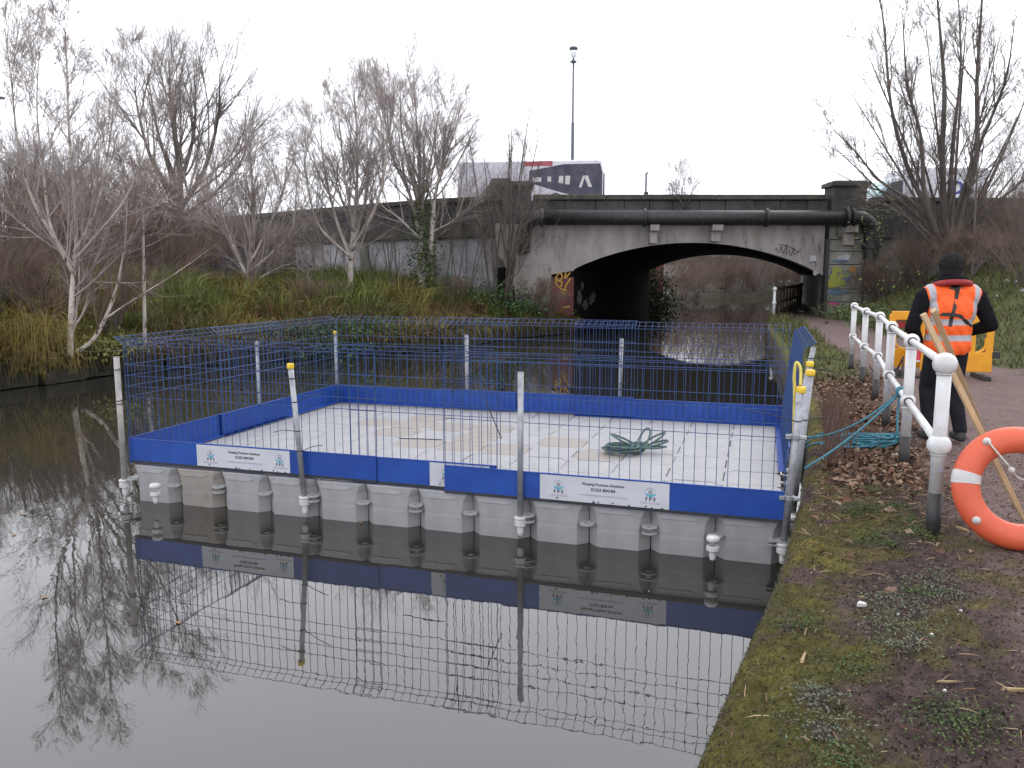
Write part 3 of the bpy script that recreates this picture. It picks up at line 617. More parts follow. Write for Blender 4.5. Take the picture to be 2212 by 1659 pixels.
# ---- mesh edge-protection fence panels
def fence_panel(label, s, d, ang, L, z=DECK + .02, lean=0, sign=None, kick=True, hint=None):
    o = thing('fence_panel', label, 'fence panel', W(s, d, z), PA + ang, 'blue mesh fence panels round the pontoon')
    if lean: o.rotation_euler = (lean, 0, PA + ang)
    # local: x along, y outward is negative, z up
    A = []; B = []; r = []
    def seg(a, b, rr=.0032): A.append(a); B.append(b); r.append(rr)
    n = round(L / .082); Hh = 1.15; rj = random.Random(int(L * 1000 + s * 77 + d * 13))
    for k in range(n + 1):
        x = L * k / n; rr = .0042 if k in (0, n) else .0028; jx = rj.uniform(-.004, .004)
        seg((x, .004, .02), (x + jx, .004, Hh), rr); seg((x + jx, .004, Hh), (x + jx, -.095, Hh + .065), rr)
    for zz, y in ((.64, 0), (.742, 0), (.845, 0), (.948, 0), (Hh - .015, 0), (Hh + .02, -.03), (Hh + .065, -.095)): seg((0, y - .003, zz), (L, y - .003, zz), .0029)
    wmsh = twig_mesh('wire_mesh', np.array(A), np.array(B), np.array(r), np.array(r), 5); tag(link('wire_mesh', wmsh, 'bluewire', o, smooth=True), kind='stuff')
    if kick:
        mb = MB(); mb.b2((0, -.0135, 0), (L, -.0105, .235)); mb.b2((0, -.0105, -.003), (L, .055, .0)); mb.b2((.002, -.019, .232), (L - .002, -.004, .240)); mb.build('kick_board', 'bluekick', o)
        MB().b2((0, -.0145, 0), (L, -.0138, .022)).build('dirty_edge', 'rubber', o)
    if sign:
        x0, x1, full = sign
        sg = MB().b2((x0, -.0175, .024), (x1, -.0150, .228)).build('printed_sign', 'sign', o)
        y = -.0185; rot = (PI / 2, 0, 0)
        def txt(t, x, zz, sz, mat='ink', bold=0, nm='lettering'):
            if x0 < x < x1 and (full or x < x1 - .1): link(nm, text_mesh(t, sz, bold=bold), mat, sg, (x, y, zz), rot)
        for cx in (x0 + .155, x0 + .155 + .74):
            if cx + .05 > x1: continue
            for rr, a0, a1, cz, wd, mt in ((.058, 35, 150, .125, .0045, 'inkgrey'), (.05, 205, 335, .172, .010, 'teal'), (.012, 0, 360, .152, .005, 'ink')):
                V = []; F = []; m = 20
                for k in range(m + 1):
                    a = R(a0 + (a1 - a0) * k / m); wv = wd * (math.sin(PI * k / m) if a1 - a0 < 300 else .6)
                    V += [(cx + (rr - wv) * math.cos(a), y, cz + (rr - wv) * math.sin(a)), (cx + (rr + wv) * math.cos(a), y, cz + (rr + wv) * math.sin(a))]
                for k in range(m): F.append((2 * k, 2 * k + 2, 2 * k + 3, 2 * k + 1))
                MB().add(V, F).build('logo', mt, sg)
            txt('F P S', cx, .094, .040, bold=.0012); txt('PONTOON HIRE', cx, .062, .020, 'inkgrey')
        txt('Floating Pontoon Solutions', x0 + .52, .176, .031, bold=.0008); txt('01253 804184', x0 + .52, .132, .034, bold=.001); txt('www.floatingpontoonsolutions.co.uk', x0 + .52, .088, .026, 'inkgrey')
        rj = random.Random(9)
        for k in range(9):
            cx = rj.uniform(x0 + .05, x1 - .05); cz = .03 + rj.uniform(-.006, .02); V = [(cx + rj.uniform(.004, .018) * math.cos(a * PI / 3), -.0192, cz + rj.uniform(.003, .01) * math.sin(a * PI / 3)) for a in range(6)]
            MB().add(V, [tuple(range(6))]).build('scuff', 'rubber', sg)
    return o
fence_panel('blue mesh panel with full white printed sign at the pontoon corner beside the open water', 0.0, .03, 0, 2.62, sign=(.76, 1.76, True))
fence_panel('short blue mesh panel with its white sign half hidden between two longer panels', 2.36, .045, 0, 1.36, z=DECK + .012, sign=(.76, 1.30, False))
fence_panel('blue mesh panel with full white printed sign beside the mossy bank', 3.27, .005, R(-.6), 2.72, z=DECK - .005, sign=(.84, 1.88, True))
fence_panel('blue mesh side panel over open water reaching the printed corner sign', -.02, 2.68, -PI / 2, 2.66)
fence_panel('blue mesh side panel over open water reaching the corner by the overgrown bank', .0, 4.02, -PI / 2, 2.62)
fence_panel('blue mesh panel facing the bridge, at the corner by the overgrown bank', 2.68, 3.97, PI, 2.66)
fence_panel('blue mesh panel facing the bridge, lapped over both its neighbours mid-side', 4.25, 3.99, PI, 2.66, z=DECK + .025)
fence_panel('blue mesh panel facing the bridge, at the corner by the towpath', 6.1, 3.96, PI, 2.62, z=DECK + .01)
fence_panel('blue mesh panel leaning outwards over the mossy bank edge', 6.03, 1.5, PI / 2, 2.45, lean=R(6))

# ---- scaffold poles
def pole(label, s, d, z0=.16, z1=1.39, dx=0, dy=0, r=.0243, cap=None, mat='steel', ties=(), base=True, cat='pole'):
    a = W(s, d, z0); o = thing('scaffold_pole', label, cat, a, PA, 'scaffold poles holding the fence')
    t = Vector((dx, dy, z1 - z0)); MB().tube([(0, 0, 0), t], r, 14).build('tube', mat, o, smooth=True)
    if cap: MB().lathe([(r + .005, -.035), (r + .007, -.03), (r + .007, .002), (r + .002, .012), (.001, .013)], 14, t).build('end_cap', cap, o, smooth=True)
    else: MB().lathe([(r + .001, -.004), (r + .001, .001), (r - .005, .001), (r - .006, -.03)], 14, t + Vector((0, 0, .001))).build('rim', mat, o)
    if base:
        MB().lathe([(.046, .05), (.052, .044), (.052, .034), (.042, .03), (.042, .018), (.050, .012), (.050, -.025), (.029, -.035), (.027, -.09), (.021, -.108), (.001, -.109)], 14, (0, 0, .0)).build('base_bolt', 'whitepl', o)
    for zz, ang, ln, dr in ties:
        p = t * ((zz - z0) / (z1 - z0)); mb = MB(); rr = r + .003
        mb.tube([(p.x + rr * math.cos(q), p.y + rr * math.sin(q), p.z) for q in [k * PI / 6 for k in range(12)]], .004, 5, closed=True)
        c = p + Vector((math.cos(ang) * rr, math.sin(ang) * rr - .01, 0)); e = c + Vector((math.cos(ang) * ln, math.sin(ang) * ln * .3 - .02, dr)); mb.tube(spline([c, (c + e) / 2 + Vector((0, 0, .012)), e], 4), .0035, 5); mb.build('cable_tie', 'black', o)
    return o
pole('weathered pole at the pontoon corner beside the open water', -.06, -.03, z1=1.40, mat='steel_old', r=.027, ties=((1.28, 0, .03, 0), (.98, .2, .02, 0), (.95, 0, .10, .01)))
pole('yellow capped leaning pole in front of the first printed sign', 1.93, -.035, z1=1.39, dx=-.095, cap='yellowpl', ties=((1.27, PI, .18, -.04), (1.06, .1, .28, .10), (.80, PI, .20, -.02), (.62, .2, .22, .07)))
pole('plain uncapped pole between the short panel and the bank side sign', 3.95, -.04, z1=1.40, dx=.0)
pc = pole('corner pole with yellow cap and pale yellow strap beside the mossy bank', 6.0, -.03, z0=.14, z1=1.36, dx=.07, cap='yellowpl', r=.027, ties=((1.12, PI, .34, .06),))
mb = MB(); mb.tube(spline([(.03, .02, .3), (.035, .03, .8), (.03, .035, 1.15), (.02, .03, 1.30), (.03, .03, 1.40), (.06, .02, 1.36), (.065, .005, 1.24)], 6), .012, 6); mb.build('yellow_strap', 'yellowpale', pc, smooth=True)
MB().b2((.035, -.0285, 1.12), (.075, -.0255, 1.19)).build('paper_sticker', 'sign', pc)
for zz in (.86, .40):
    mb = MB(); c = Vector((.07 * zz / 1.22, 0, zz)); mb.lathe([(.033, -.018), (.04, -.018), (.04, .018), (.033, .018)], 12, c); mb.box(c + Vector((.05, -.02, 0)), (.05, .045, .028)); mb.tube([c + Vector((.05, -.06, 0)), c + Vector((.05, .03, 0))], .009, 6); mb.box(c + Vector((-.05, -.01, 0)), (.04, .05, .03)); mb.build('scaffold_clamp', 'steel', pc, bevel=.004)
pole('second yellow capped pole behind the strapped corner pole', 6.08, .75, z1=1.40, dx=.09, dy=-.02, cap='yellowpl', r=.031, ties=((1.0, 0, .16, .02),))
pole('third yellow capped pole along the towpath side', 6.08, 1.4, z1=1.40, dx=.12, cap='yellowpl', r=.027, ties=((1.34, 0, .18, -.01),))
pole('uncapped pole against the outward leaning panel on the towpath side', 6.1, 3.05, z1=1.40, dx=.22, r=.027, ties=((1.28, 0, .26, -.01), (1.15, 0, .2, -.01)))
pole('pale pole mid-way along the open water side', -.06, 2.2, z1=1.36, dx=.0, cap='steel_old', ties=((1.25, .3, .1, 0), (.75, PI, .28, -.02)))
pole('yellow capped pole at the corner by the overgrown bank', -.05, 4.06, z1=1.36, cap='yellowpl', ties=((.8, PI, .14, 0), (.9, 0, .1, .01)))
pole('plain pole behind the bridge side fence nearer the overgrown bank', 1.95, 4.06, z1=1.36, ties=((.8, 0, .06, 0),))
pole('plain pole behind the bridge side fence nearer the towpath', 4.05, 4.06, z1=1.36, dx=.02, ties=((1.25, 0, .04, 0), (.78, 0, .04, 0), (.7, PI, .05, 0)))
# loose cable ties hanging on the front mesh
def tie(lbl, p, q, parent=None):
    o = MB().tube(spline([p, (Vector(p) + Vector(q)) / 2 + Vector((0, -.01, .004)), q], 4), .0045, 5).add([], []).build('cable_tie', 'black'); o.data.transform(Matrix()); return tag(o, lbl, 'cable tie')
def wires(u0, v0, u1, v1, s, d=-.02):            # on the front fence plane
    pts = []
    for u, v in ((u0, v0), (u1, v1)):
        r0 = ray(u, v); o = Vector((0, 0, CAMZ)); n = (W(0, 1) - W(0, 0)); t = (W(0, d) - o).dot(n) / r0.dot(n); pts.append(o + r0 * t)
    return pts
tie('long black cable tie lying level across the short panel', *wires(862, 947, 955, 950, 0))
tie('black cable tie hanging slanted from the mesh beside the plain pole', *wires(1045, 858, 1083, 947, 0))
tie('black cable tie hanging straight down at the panel overlap', *wires(984, 738, 979, 850, 0))

# ---- rope coiled on deck
def coil(name, label, pts_list, r, mat, cat='rope'):
    o = thing(name, label, cat, pts_list[0][0])
    inv = Vector(pts_list[0][0])
    for k, pts in enumerate(pts_list):
        MB().tube([Vector(p) - inv for p in pts], r, 7).build('rope_strand', mat, o, smooth=True)
    return o
rg = random.Random(2)
c = G(1372, 975, DECK + .02); lst = []
def loop(cx, cy, rx, ry, rot, h, n=10, tilt=0, turns=1):
    pts = []
    for k in range(int(n * turns) + 1):
        a = 2 * PI * k / n; x = rx * math.cos(a) * (1 + rg.uniform(-.06, .06)); y = ry * math.sin(a) * (1 + rg.uniform(-.06, .06))
        pts.append((cx + x * math.cos(rot) - y * math.sin(rot), cy + x * math.sin(rot) + y * math.cos(rot), DECK + h + (x + rx) * tilt + rg.uniform(0, .006)))
    return spline(pts, 4)
for k in range(7): lst.append(loop(c.x - .14 + rg.uniform(-.03, .03), c.y - .02 + rg.uniform(-.03, .03), .17 + rg.uniform(-.04, .03), .10 + rg.uniform(-.02, .03), R(-8 + rg.uniform(-12, 12)), .018 + .012 * k))
for k, (rt, ln, tl) in enumerate(((25, .16, .45), (5, .15, .25), (60, .11, .8), (-20, .14, .12), (150, .17, .35))):
    a = R(rt); lst.append(loop(c.x + .05 + math.cos(a) * ln * .9, c.y + math.sin(a) * ln * .7, ln, .05, a, .05, tilt=tl))
for k in range(4): 
    x = c.x + .02 + .012 * k; lst.append(spline([(x + .05 * math.cos(q), c.y + .02 * math.sin(q) + .03, DECK + .06 + .045 * math.sin(q)) for q in [j * PI / 5 for j in range(11)]], 3))
coil('rope_coil', 'grey-green rope bundled in a knot on the white pontoon deck', lst, .011, 'ropegreen')

# =================================================================== WHITE TOWPATH RAILING
rail = thing('handrail', 'white tubular railing with ball joints and black post feet along the towpath', 'railing')
tops = []; mids = []
for i, p in enumerate(POSTS):
    gz = float(ground_h(np.array(p.x), np.array(p.y))); tops.append(Vector((p.x, p.y, gz + 1.06))); mids.append(Vector((p.x, p.y, gz + .56)))
rg = random.Random(8)
for i, p in enumerate(POSTS):
    gz = tops[i].z - 1.06; dx = rg.uniform(-.008, .008)
    MB().tube([(p.x, p.y, gz + .26), (p.x + dx * .0, p.y, gz + 1.06)], .041, 18).build('post', 'whitepaint', rail, smooth=True)
    MB().tube([(p.x, p.y, gz - .1), (p.x, p.y, gz + .262)], .0425, 18).build('post_foot', 'blackpaint', rail, smooth=True)
    d = (tops[min(i + 1, 5)] - tops[max(i - 1, 0)]).normalized()
    for q in (tops[i], mids[i]):
        rr = .062; prof = [(.036, -.052), (.040, -.05), (.058, -.03), (rr, 0), (.058, .03), (.040, .05), (.036, .052)]
        if i == 0: prof = [(.001, -.058), (.045, -.055), (.060, -.04), (.069, -.012), (.069, .015), (.058, .04), (.04, .055)]
        MB().lathe(prof, 20, q, d).build('ball_joint', 'whitepaint', rail, smooth=True)
        if i: MB().tube([q - d * .054, q - d * .046], .037, 16).build('joint_gasket', 'blackpaint', rail)
        MB().lathe([(.046, -.066), (.046, -.05), (.041, -.048)], 16, q).build('joint_collar', 'whitepaint', rail, smooth=True)
    MB().b2((p.x - .017, p.y - .0435, gz + .40), (p.x + .012, p.y - .040, gz + .435)).build('tag_plate', 'inkgrey', rail)
for arr in (tops, mids):
    for i in range(5): MB().tube([arr[i], arr[i + 1]], .0265, 14).build('rail', 'whitepaint', rail, smooth=True)
# ---- dark railing that curves under the arch
r2 = thing('handrail', 'rusty dark railing with one white end post curving under the arch', 'railing')
path = spline([(9.62, 29.6, 0), (10.7, 32.0, 0), (12.2, 35.2, 0), (13.7, 38.6, 0), (15.4, 43, 0), (17.2, 48, 0)], 10)
M['rustrail'] = pm('dark_rusty_iron', (.03, .022, .018), (.055, .032, .022), 8, .8)
g2 = .55
for i, p in enumerate(path):
    if i % 3 == 0:
        if i == 0:
            MB().tube([(p.x, p.y, g2), (p.x, p.y, g2 + 1.08)], .05, 12).build('post', 'whitepaint', r2, smooth=True)
            for zz in (1.08, .58): MB().lathe([(.01, -.09), (.07, -.05), (.085, 0), (.07, .05), (.01, .09)], 12, (p.x, p.y, g2 + zz)).build('ball_joint', 'whitepaint', r2, smooth=True)
        else:
            MB().tube([(p.x, p.y, g2), (p.x, p.y, g2 + 1.08)], .042, 8).build('post', M['rustrail'], r2, smooth=True)
            for zz in (1.08, .58): MB().lathe([(.01, -.08), (.055, -.05), (.065, 0), (.055, .05), (.01, .08)], 10, (p.x, p.y, g2 + zz)).build('ball_joint', M['rustrail'], r2, smooth=True)
for zz in (1.08, .58): MB().tube([p + Vector((0, 0, g2 + zz)) for p in path], .03, 8).build('rail', M['rustrail'], r2, smooth=True)

# ---- blue mooring rope
k0 = mids[1].lerp(mids[2], .30)
lst = []
e1 = P(1741, 945, 7.05) - Vector((0, 0, .1)); e2 = P(1738, 1012, 6.35) - Vector((0, 0, .12))
def sag(a, b, s, n=8): return [a.lerp(b, k / n) - Vector((0, 0, s * 4 * (k / n) * (1 - k / n))) for k in range(n + 1)]
lst.append(sag(k0, e2 + Vector((0, 0, .12)), .05)); lst.append(sag(k0 + Vector((.0, .05, -.02)), e1 + Vector((0, 0, .1)), .10))
for k in range(6):
    q = k0 + (mids[2] - mids[1]).normalized() * (k - 2.5) * .022; lst.append([q + Vector((.038 * math.cos(a), .01 * math.sin(a), .038 * math.sin(a) - .008 * (k % 2))) for a in [j * PI / 5 for j in range(11)]])
gl = lambda x, y: float(ground_h(np.array(x), np.array(y)))
cb = G(1872, 960, .56)
for dx in (0, .05):
    q = [k0 + Vector((dx, .02, 0)), k0 + Vector((-.03 + dx, -.02, -.18)), k0 + Vector((-.10 + dx, -.12, -.40)), Vector((cb.x + .12 + dx, cb.y + .35, gl(cb.x + .1, cb.y + .3) + .03)), Vector((cb.x + dx, cb.y + .05, gl(cb.x, cb.y) + .03))]; lst.append(spline(q, 5))
rg = random.Random(4)
def gloop(cx, cy, rx, ry, rot, n=11, h=.02):
    pts = []
    for k in range(n + 1):
        a = 2 * PI * k / n; x = rx * math.cos(a) * (1 + rg.uniform(-.15, .15)); y = ry * math.sin(a) * (1 + rg.uniform(-.15, .15)); X = cx + x * math.cos(rot) - y * math.sin(rot); Y = cy + x * math.sin(rot) + y * math.cos(rot); pts.append((X, Y, gl(X, Y) + h + rg.uniform(0, .02)))
    return spline(pts, 4)
for k in range(10): lst.append(gloop(cb.x - .05 + rg.uniform(-.16, .14), cb.y - .05 + rg.uniform(-.08, .1), rg.uniform(.18, .38), rg.uniform(.07, .2), R(rg.uniform(-35, 35)), h=.012 + .006 * k))
lst.append(gloop(cb.x - .22, cb.y + .32, .30, .22, R(-10), h=.02))
coil('mooring_rope', 'turquoise rope tied to the white railing, its slack coiled on the leaves', lst, .0095, 'ropeblue')

# =================================================================== LIFE RING AND STAKES
base = G(2165, 1186, .6); gz = gl(base.x, base.y)
ring = thing('life_ring', 'orange life ring with pale bands and white cord leaning on the stakes', 'life ring', (base.x + .07, base.y + .02, gz), R(-12))
RR, rt = .285, .078
tiltm = Matrix.Rotation(R(-16), 4, 'X') @ Matrix.Rotation(R(7), 4, 'Y')
def rp(a, r_, o=0): return tiltm @ Vector((r_ * math.cos(a), o, r_ * math.sin(a) + RR + rt))
def arc_tube(a0, a1, n, rmin, sq=1.0):
    V = []; m = 18; n += 1
    for i in range(n):
        a = a0 + (a1 - a0) * i / (n - 1)
        for k in range(m):
            b = 2 * PI * k / m; V.append(rp(a, RR + rmin * math.cos(b), rmin * math.sin(b) * .82))
    F = [(i * m + k, i * m + (k + 1) % m, (i + 1) * m + (k + 1) % m, (i + 1) * m + k) for i in range(n - 1) for k in range(m)]
    return MB().add(V, F)
arc_tube(0, 2 * PI, 72, rt).build('ring_body', 'ring', ring, smooth=True)
for a in (178, 68, 292, 0): arc_tube(R(a - 6.5), R(a + 6.5), 8, rt + .0025).build('reflective_band', 'tape', ring, smooth=True)
pts = [rp(R(200 + 0), RR + rt * .9, -.02)]
fix = [132, 226, 45, 315]
for a in fix:
    c = rp(R(a), RR + rt * .45, -rt * .75); MB().lathe([(.022, -.008), (.024, 0), (.02, .01), (.001, .012)], 12, c, Vector((0, -1, 0))).build('cord_fixing', 'whitepl', ring, smooth=True)
def cord(a, b, mid, drop):
    A = rp(R(a), RR + rt * .45, -rt * .95); B = rp(R(b), RR + rt * .45, -rt * .95); C_ = rp(R((a + b) / 2), mid, -.03) - Vector((0, 0, drop)); return spline([A, A.lerp(C_, .5) - Vector((0, .02, .01)), C_, C_.lerp(B, .5) - Vector((0, .02, .0)), B], 6)
for a, b, m_, dr in ((132, 45, .10, .05), (45, -45, RR + rt + .02, 0)): MB().tube(cord(a, b, m_, dr), .0055, 6).build('grab_cord', 'ropewhite', ring, smooth=True)
c = cord(132, 45, .10, .05)[8]; MB().lathe([(.001, -.02), (.018, -.012), (.02, 0), (.018, .012), (.001, .02)], 10, c).build('cord_knot', 'ropewhite', ring, smooth=True)
def stake(label, top, bot, wd, n):
    t = Vector(top); b = Vector(bot); o = thing('wooden_stake', label, 'stake', b, group='stakes leaning on the railing'); d = (t - b); q = Vector((0, 0, 1)).rotation_difference(d.normalized()).to_matrix()
    V = []; prof = [(0, .25), (.10, 1), (.9, 1), (1.0, 1.0)]
    mb = MB()
    pr = [(f, s) for f, s in prof]
    for f, s in pr:
        for sx, sy in ((-1, -1), (1, -1), (1, 1), (-1, 1)): V.append(q @ Vector((sx * wd * s / 2, sy * wd * .8 * s / 2, f * d.length)))
    F = [(i * 4 + k, i * 4 + (k + 1) % 4, i * 4 + 4 + (k + 1) % 4, i * 4 + 4 + k) for i in range(3) for k in range(4)] + [(3, 2, 1, 0), (12, 13, 14, 15)]
    mb.add(V, F).build('shaft', 'wood', o, bevel=.006)
    return o
stake('pine stake leaning on the end post, its foot showing inside the ring', P(1994, 678, 4.95), G(2218, 1135, .58), .034, 1)
stake('pine stake with its foot hidden behind the life ring', P(2016, 670, 5.02), G(2152, 1000, .58), .034, .3)
# =================================================================== PERSON
def capsule(mb, a, b, ra, rb, n=12):
    a = Vector(a); b = Vector(b); d = (b - a); L = d.length; u = d.normalized() if L > 1e-6 else Vector((0, 0, 1)); pts = []; rr = []
    for k in range(5): t = -PI / 2 + PI / 2 * k / 4; pts.append(a + u * ra * math.sin(t)); rr.append(max(ra * math.cos(t), .001))
    for k in range(1, 5): t = PI / 2 * k / 4; pts.append(b + u * rb * math.sin(t)); rr.append(max(rb * math.cos(t), .001))
    pts.insert(5, b); rr.insert(5, rb); mb.tube(pts, rr, n)
def ellip(mb, c, r, n=14, rot=None):
    V = []; m = 10
    for i in range(m + 1):
        t = -PI / 2 + PI * i / m
        for k in range(n): p = Vector((r[0] * math.cos(t) * math.cos(2 * PI * k / n), r[1] * math.cos(t) * math.sin(2 * PI * k / n), r[2] * math.sin(t))); V.append((rot @ p if rot else p) + Vector(c))
    F = [(i * n + k, i * n + (k + 1) % n, (i + 1) * n + (k + 1) % n, (i + 1) * n + k) for i in range(m) for k in range(n)]
    mb.add(V, F)
def remesh(mb, vox, smooth=4):
    me = mb.mesh('tmp'); o = bpy.data.objects.new('tmp', me); COL.objects.link(o)
    r = o.modifiers.new('r', 'REMESH'); r.mode = 'VOXEL'; r.voxel_size = vox; s = o.modifiers.new('s', 'SMOOTH'); s.iterations = smooth; s.factor = .5
    bpy.context.view_layer.update(); out = bpy.data.meshes.new_from_object(o.evaluated_get(bpy.context.evaluated_depsgraph_get())); bpy.data.objects.remove(o); return out
HR = Matrix.Rotation(R(-38), 3, 'Z'); HC = Vector((0, .03, 1.64))
def hd(x, y, z): return HC + HR @ Vector((x, y, z))
def torso(mb, e=0):
    ellip(mb, (0, .0, .97), (.185 + e, .135 + e, .15 + e)); ellip(mb, (0, 0, 1.1), (.19 + e, .14 + e, .2 + e)); ellip(mb, (0, -.005, 1.25), (.215 + e, .145 + e, .2 + e))
    capsule(mb, (-.165, -.005, 1.395), (.165, -.005, 1.395), .088 + e, .088 + e); capsule(mb, (0, -.01, 1.40), (0, .01, 1.47), .11 + e, .075 + e)
mb = MB(); torso(mb)
capsule(mb, (0, .005, 1.44), (0, .025, 1.56), .066, .06)
ellip(mb, hd(0, 0, .0), (.077, .095, .112), rot=HR); ellip(mb, hd(0, .03, -.045), (.058, .07, .075), rot=HR); ellip(mb, hd(0, .10, -.02), (.014, .025, .026), rot=HR)
for sx in (-1, 1): ellip(mb, hd(sx * .08, -.005, -.015), (.012, .022, .032), rot=HR)
hands = []
for sx, ex, ey, ez, hx, hy, hz in ((-1, -.345, -.04, 1.09, -.20, .17, .96), (1, .355, -.05, 1.12, .19, .19, 1.02)):
    S = Vector((sx * .235, -.005, 1.385)); E = Vector((ex, ey, ez)); Hn = Vector((hx, hy, hz)); capsule(mb, S, E, .083, .066); capsule(mb, E, Hn, .066, .046)
    d = (Hn - E).normalized(); up = Vector((0, 0, 1)); sd_ = d.cross(up).normalized(); pz = sd_.cross(d); Pm = Hn + d * .06; rot = Matrix((sd_, d, pz)).transposed()
    ellip(mb, Pm, (.042, .055, .02), rot=rot); hands.append(Pm)
    for k, ln in enumerate((.062, .072, .068, .052)):
        b0 = Pm + d * .04 + sd_ * (.03 - .02 * k); k1 = b0 + d * ln * .55 - pz * .008; k2 = k1 + d * ln * .3 - pz * .03; capsule(mb, b0, k1, .0115, .0105, 8); capsule(mb, k1, k2, .0105, .009, 8)
    tb = Pm - d * .01 - sd_ * .038 * sx; capsule(mb, tb, tb + d * .035 - sd_ * .03 * sx - pz * .01, .0125, .011, 8); capsule(mb, tb + d * .035 - sd_ * .03 * sx - pz * .01, tb + d * .062 - sd_ * .03 * sx - pz * .02, .011, .0095, 8)
for sx, ky, kz, ay, az, kx in ((-1, .10, .50, -.02, .12, .115), (1, .02, .49, -.16, .14, .10)):
    Hp = Vector((sx * .088, 0, .91)); K = Vector((sx * kx, ky, kz)); A = Vector((sx * (kx + .005), ay, az)); capsule(mb, Hp, K, .108, .076); capsule(mb, K, A, .076, .062)
    dz = -.03 if sx < 0 else 0; capsule(mb, A + Vector((0, -.04, -.065)), A + Vector((sx * .01, .15, -.075)), .047, .043)
bm_ = remesh(mb, .0115, 3)
for mt in ('fleece', 'trousers', 'skin', 'rubber'): bm_.materials.append(M[mt])
for pl in bm_.polygons:
    c = pl.center; i = 0
    if c.z < .93 and abs(c.x) < .26 and c.y < .13 + (c.z < .75) * 1: i = 1
    if c.z < .125: i = 3
    if c.z > 1.555: i = 2
    if any((c - h).length < .115 and c.y > h.y - .045 for h in hands): i = 2
    pl.material_index = i; pl.use_smooth = True
pb = P(2042, 800, 7.6); pgz = gl(pb.x, 7.6)
per = thing('person', 'person in orange hi-vis vest and dark clothes walking away on the path', 'person', (pb.x, 7.6, pgz - .008), R(-6))
link('body', bm_, None, per)
mb = MB(); ellip(mb, hd(0, -.012, .032), (.103, .116, .112), rot=HR); ellip(mb, hd(0, -.045, -.035), (.090, .075, .09), rot=HR)
hm = remesh(mb, .008, 2); rj = np.random.default_rng(5)
bmx = bmesh.new(); bmx.from_mesh(hm); fr = HR @ Vector((0, 1, 0))
bmesh.ops.delete(bmx, geom=[f for f in bmx.faces if (f.calc_center_median() - HC).dot(fr) > .048 and f.calc_center_median().z < 1.70], context='FACES')
for v in bmx.verts: v.co += v.normal * rj.uniform(-.005, .010)
bmx.to_mesh(hm); bmx.free(); link('hair', hm, 'hair', per, smooth=True)
mb = MB()
for sx in (-1, 1):
    mb.tube(spline([hd(sx * .078, -.01, .012), hd(sx * .08, .05, .01), hd(sx * .07, .112, .008)], 4), .0035, 6)
    mb.tube([hd(sx * .036 + .03 * math.cos(a), .118 - .02 * abs(sx * .036 + .03 * math.cos(a)) * 5 * .3, -.005 + .022 * math.sin(a)) for a in [k * PI / 8 for k in range(16)]], .0032, 5, closed=True)
mb.build('glasses', 'black', per, smooth=True)
for sx in (-1, 1):
    mb = MB(); ellip(mb, hd(sx * .032, .083, .0), (.012, .008, .008), 10, HR); mb.build('eye', 'whitepl', per, smooth=True)
mb = MB(); ellip(mb, hd(0, .094, -.065), (.024, .007, .006), 10, HR); mb.build('mouth', 'red', per, smooth=True)
# vest
mb = MB(); torso(mb, .017); mb.add([], []); ellip(mb, (0, 0, .93), (.212, .155, .16)); vm = remesh(mb, .0115, 6)
bmx = bmesh.new(); bmx.from_mesh(vm)
def outv(c): return c.z < .842 or c.z > 1.495 or abs(c.x) > .258 or (c.y < 0 and c.z > 1.44 + abs(c.x) * .9) or (c.y > 0 and abs(c.x) < .11 * max(0, (c.z - 1.1) / .35))
bmesh.ops.delete(bmx, geom=[f for f in bmx.faces if outv(f.calc_center_median())], context='FACES')
for v in bmx.verts: v.co += v.normal * .006 * math.sin(v.co.z * 31 + v.co.x * 23) * math.sin(v.co.x * 40 + v.co.z * 9)
bmx.to_mesh(vm); bmx.free()
def vest_mat():
    m = bpy.data.materials.new('hi_vis_fabric'); m.use_nodes = True; nt = m.node_tree; b = nt.nodes['Principled BSDF']; L = nt.links.new; b.inputs['Roughness'].default_value = .65
    tc = node(nt, 'ShaderNodeTexCoord'); sp = node(nt, 'ShaderNodeSeparateXYZ'); L(tc.outputs['Object'], sp.inputs[0])
    def mt(op, a, bb=0):
        n = node(nt, 'ShaderNodeMath', operation=op)
        for i, q in ((0, a), (1, bb)):
            if isinstance(q, (int, float)): n.inputs[i].default_value = q
            else: L(q, n.inputs[i])
        return n.outputs[0]
    z = sp.outputs['Z']; ax = mt('ABSOLUTE', sp.outputs['X'])
    def band(v, c, w_): return mt('LESS_THAN', mt('ABSOLUTE', mt('SUBTRACT', v, c)), w_)
    vx = mt('SUBTRACT', ax, mt('MULTIPLY', mt('SUBTRACT', z, 1.3), .12))
    f = mt('MAXIMUM', mt('MAXIMUM', band(z, 1.0, .028), band(z, 1.148, .028)), mt('MULTIPLY', band(vx, .185, .027), mt('GREATER_THAN', z, 1.148)))
    x = node(nt, 'ShaderNodeMix'); x.data_type = 'RGBA'; L(f, x.inputs[0]); x.inputs[6].default_value = (.85, .105, .008, 1); x.inputs[7].default_value = (.36, .35, .37, 1); L(x.outputs[2], b.inputs['Base Color'])
    n = node(nt, 'ShaderNodeTexNoise'); n.inputs['Scale'].default_value = 22; bp = node(nt, 'ShaderNodeBump'); bp.inputs['Strength'].default_value = .35; bp.inputs['Distance'].default_value = .02; L(n.outputs['Fac'], bp.inputs['Height']); L(bp.outputs[0], b.inputs['Normal']); return m
M['vest'] = vest_mat(); vo = link('hi_vis_vest', vm, 'vest', per, smooth=True); so = vo.modifiers.new('solid', 'SOLIDIFY'); so.thickness = .006; so.offset = 1
bvh = BVHTree.FromPolygons([v.co for v in vm.vertices], [p.vertices for p in vm.polygons])
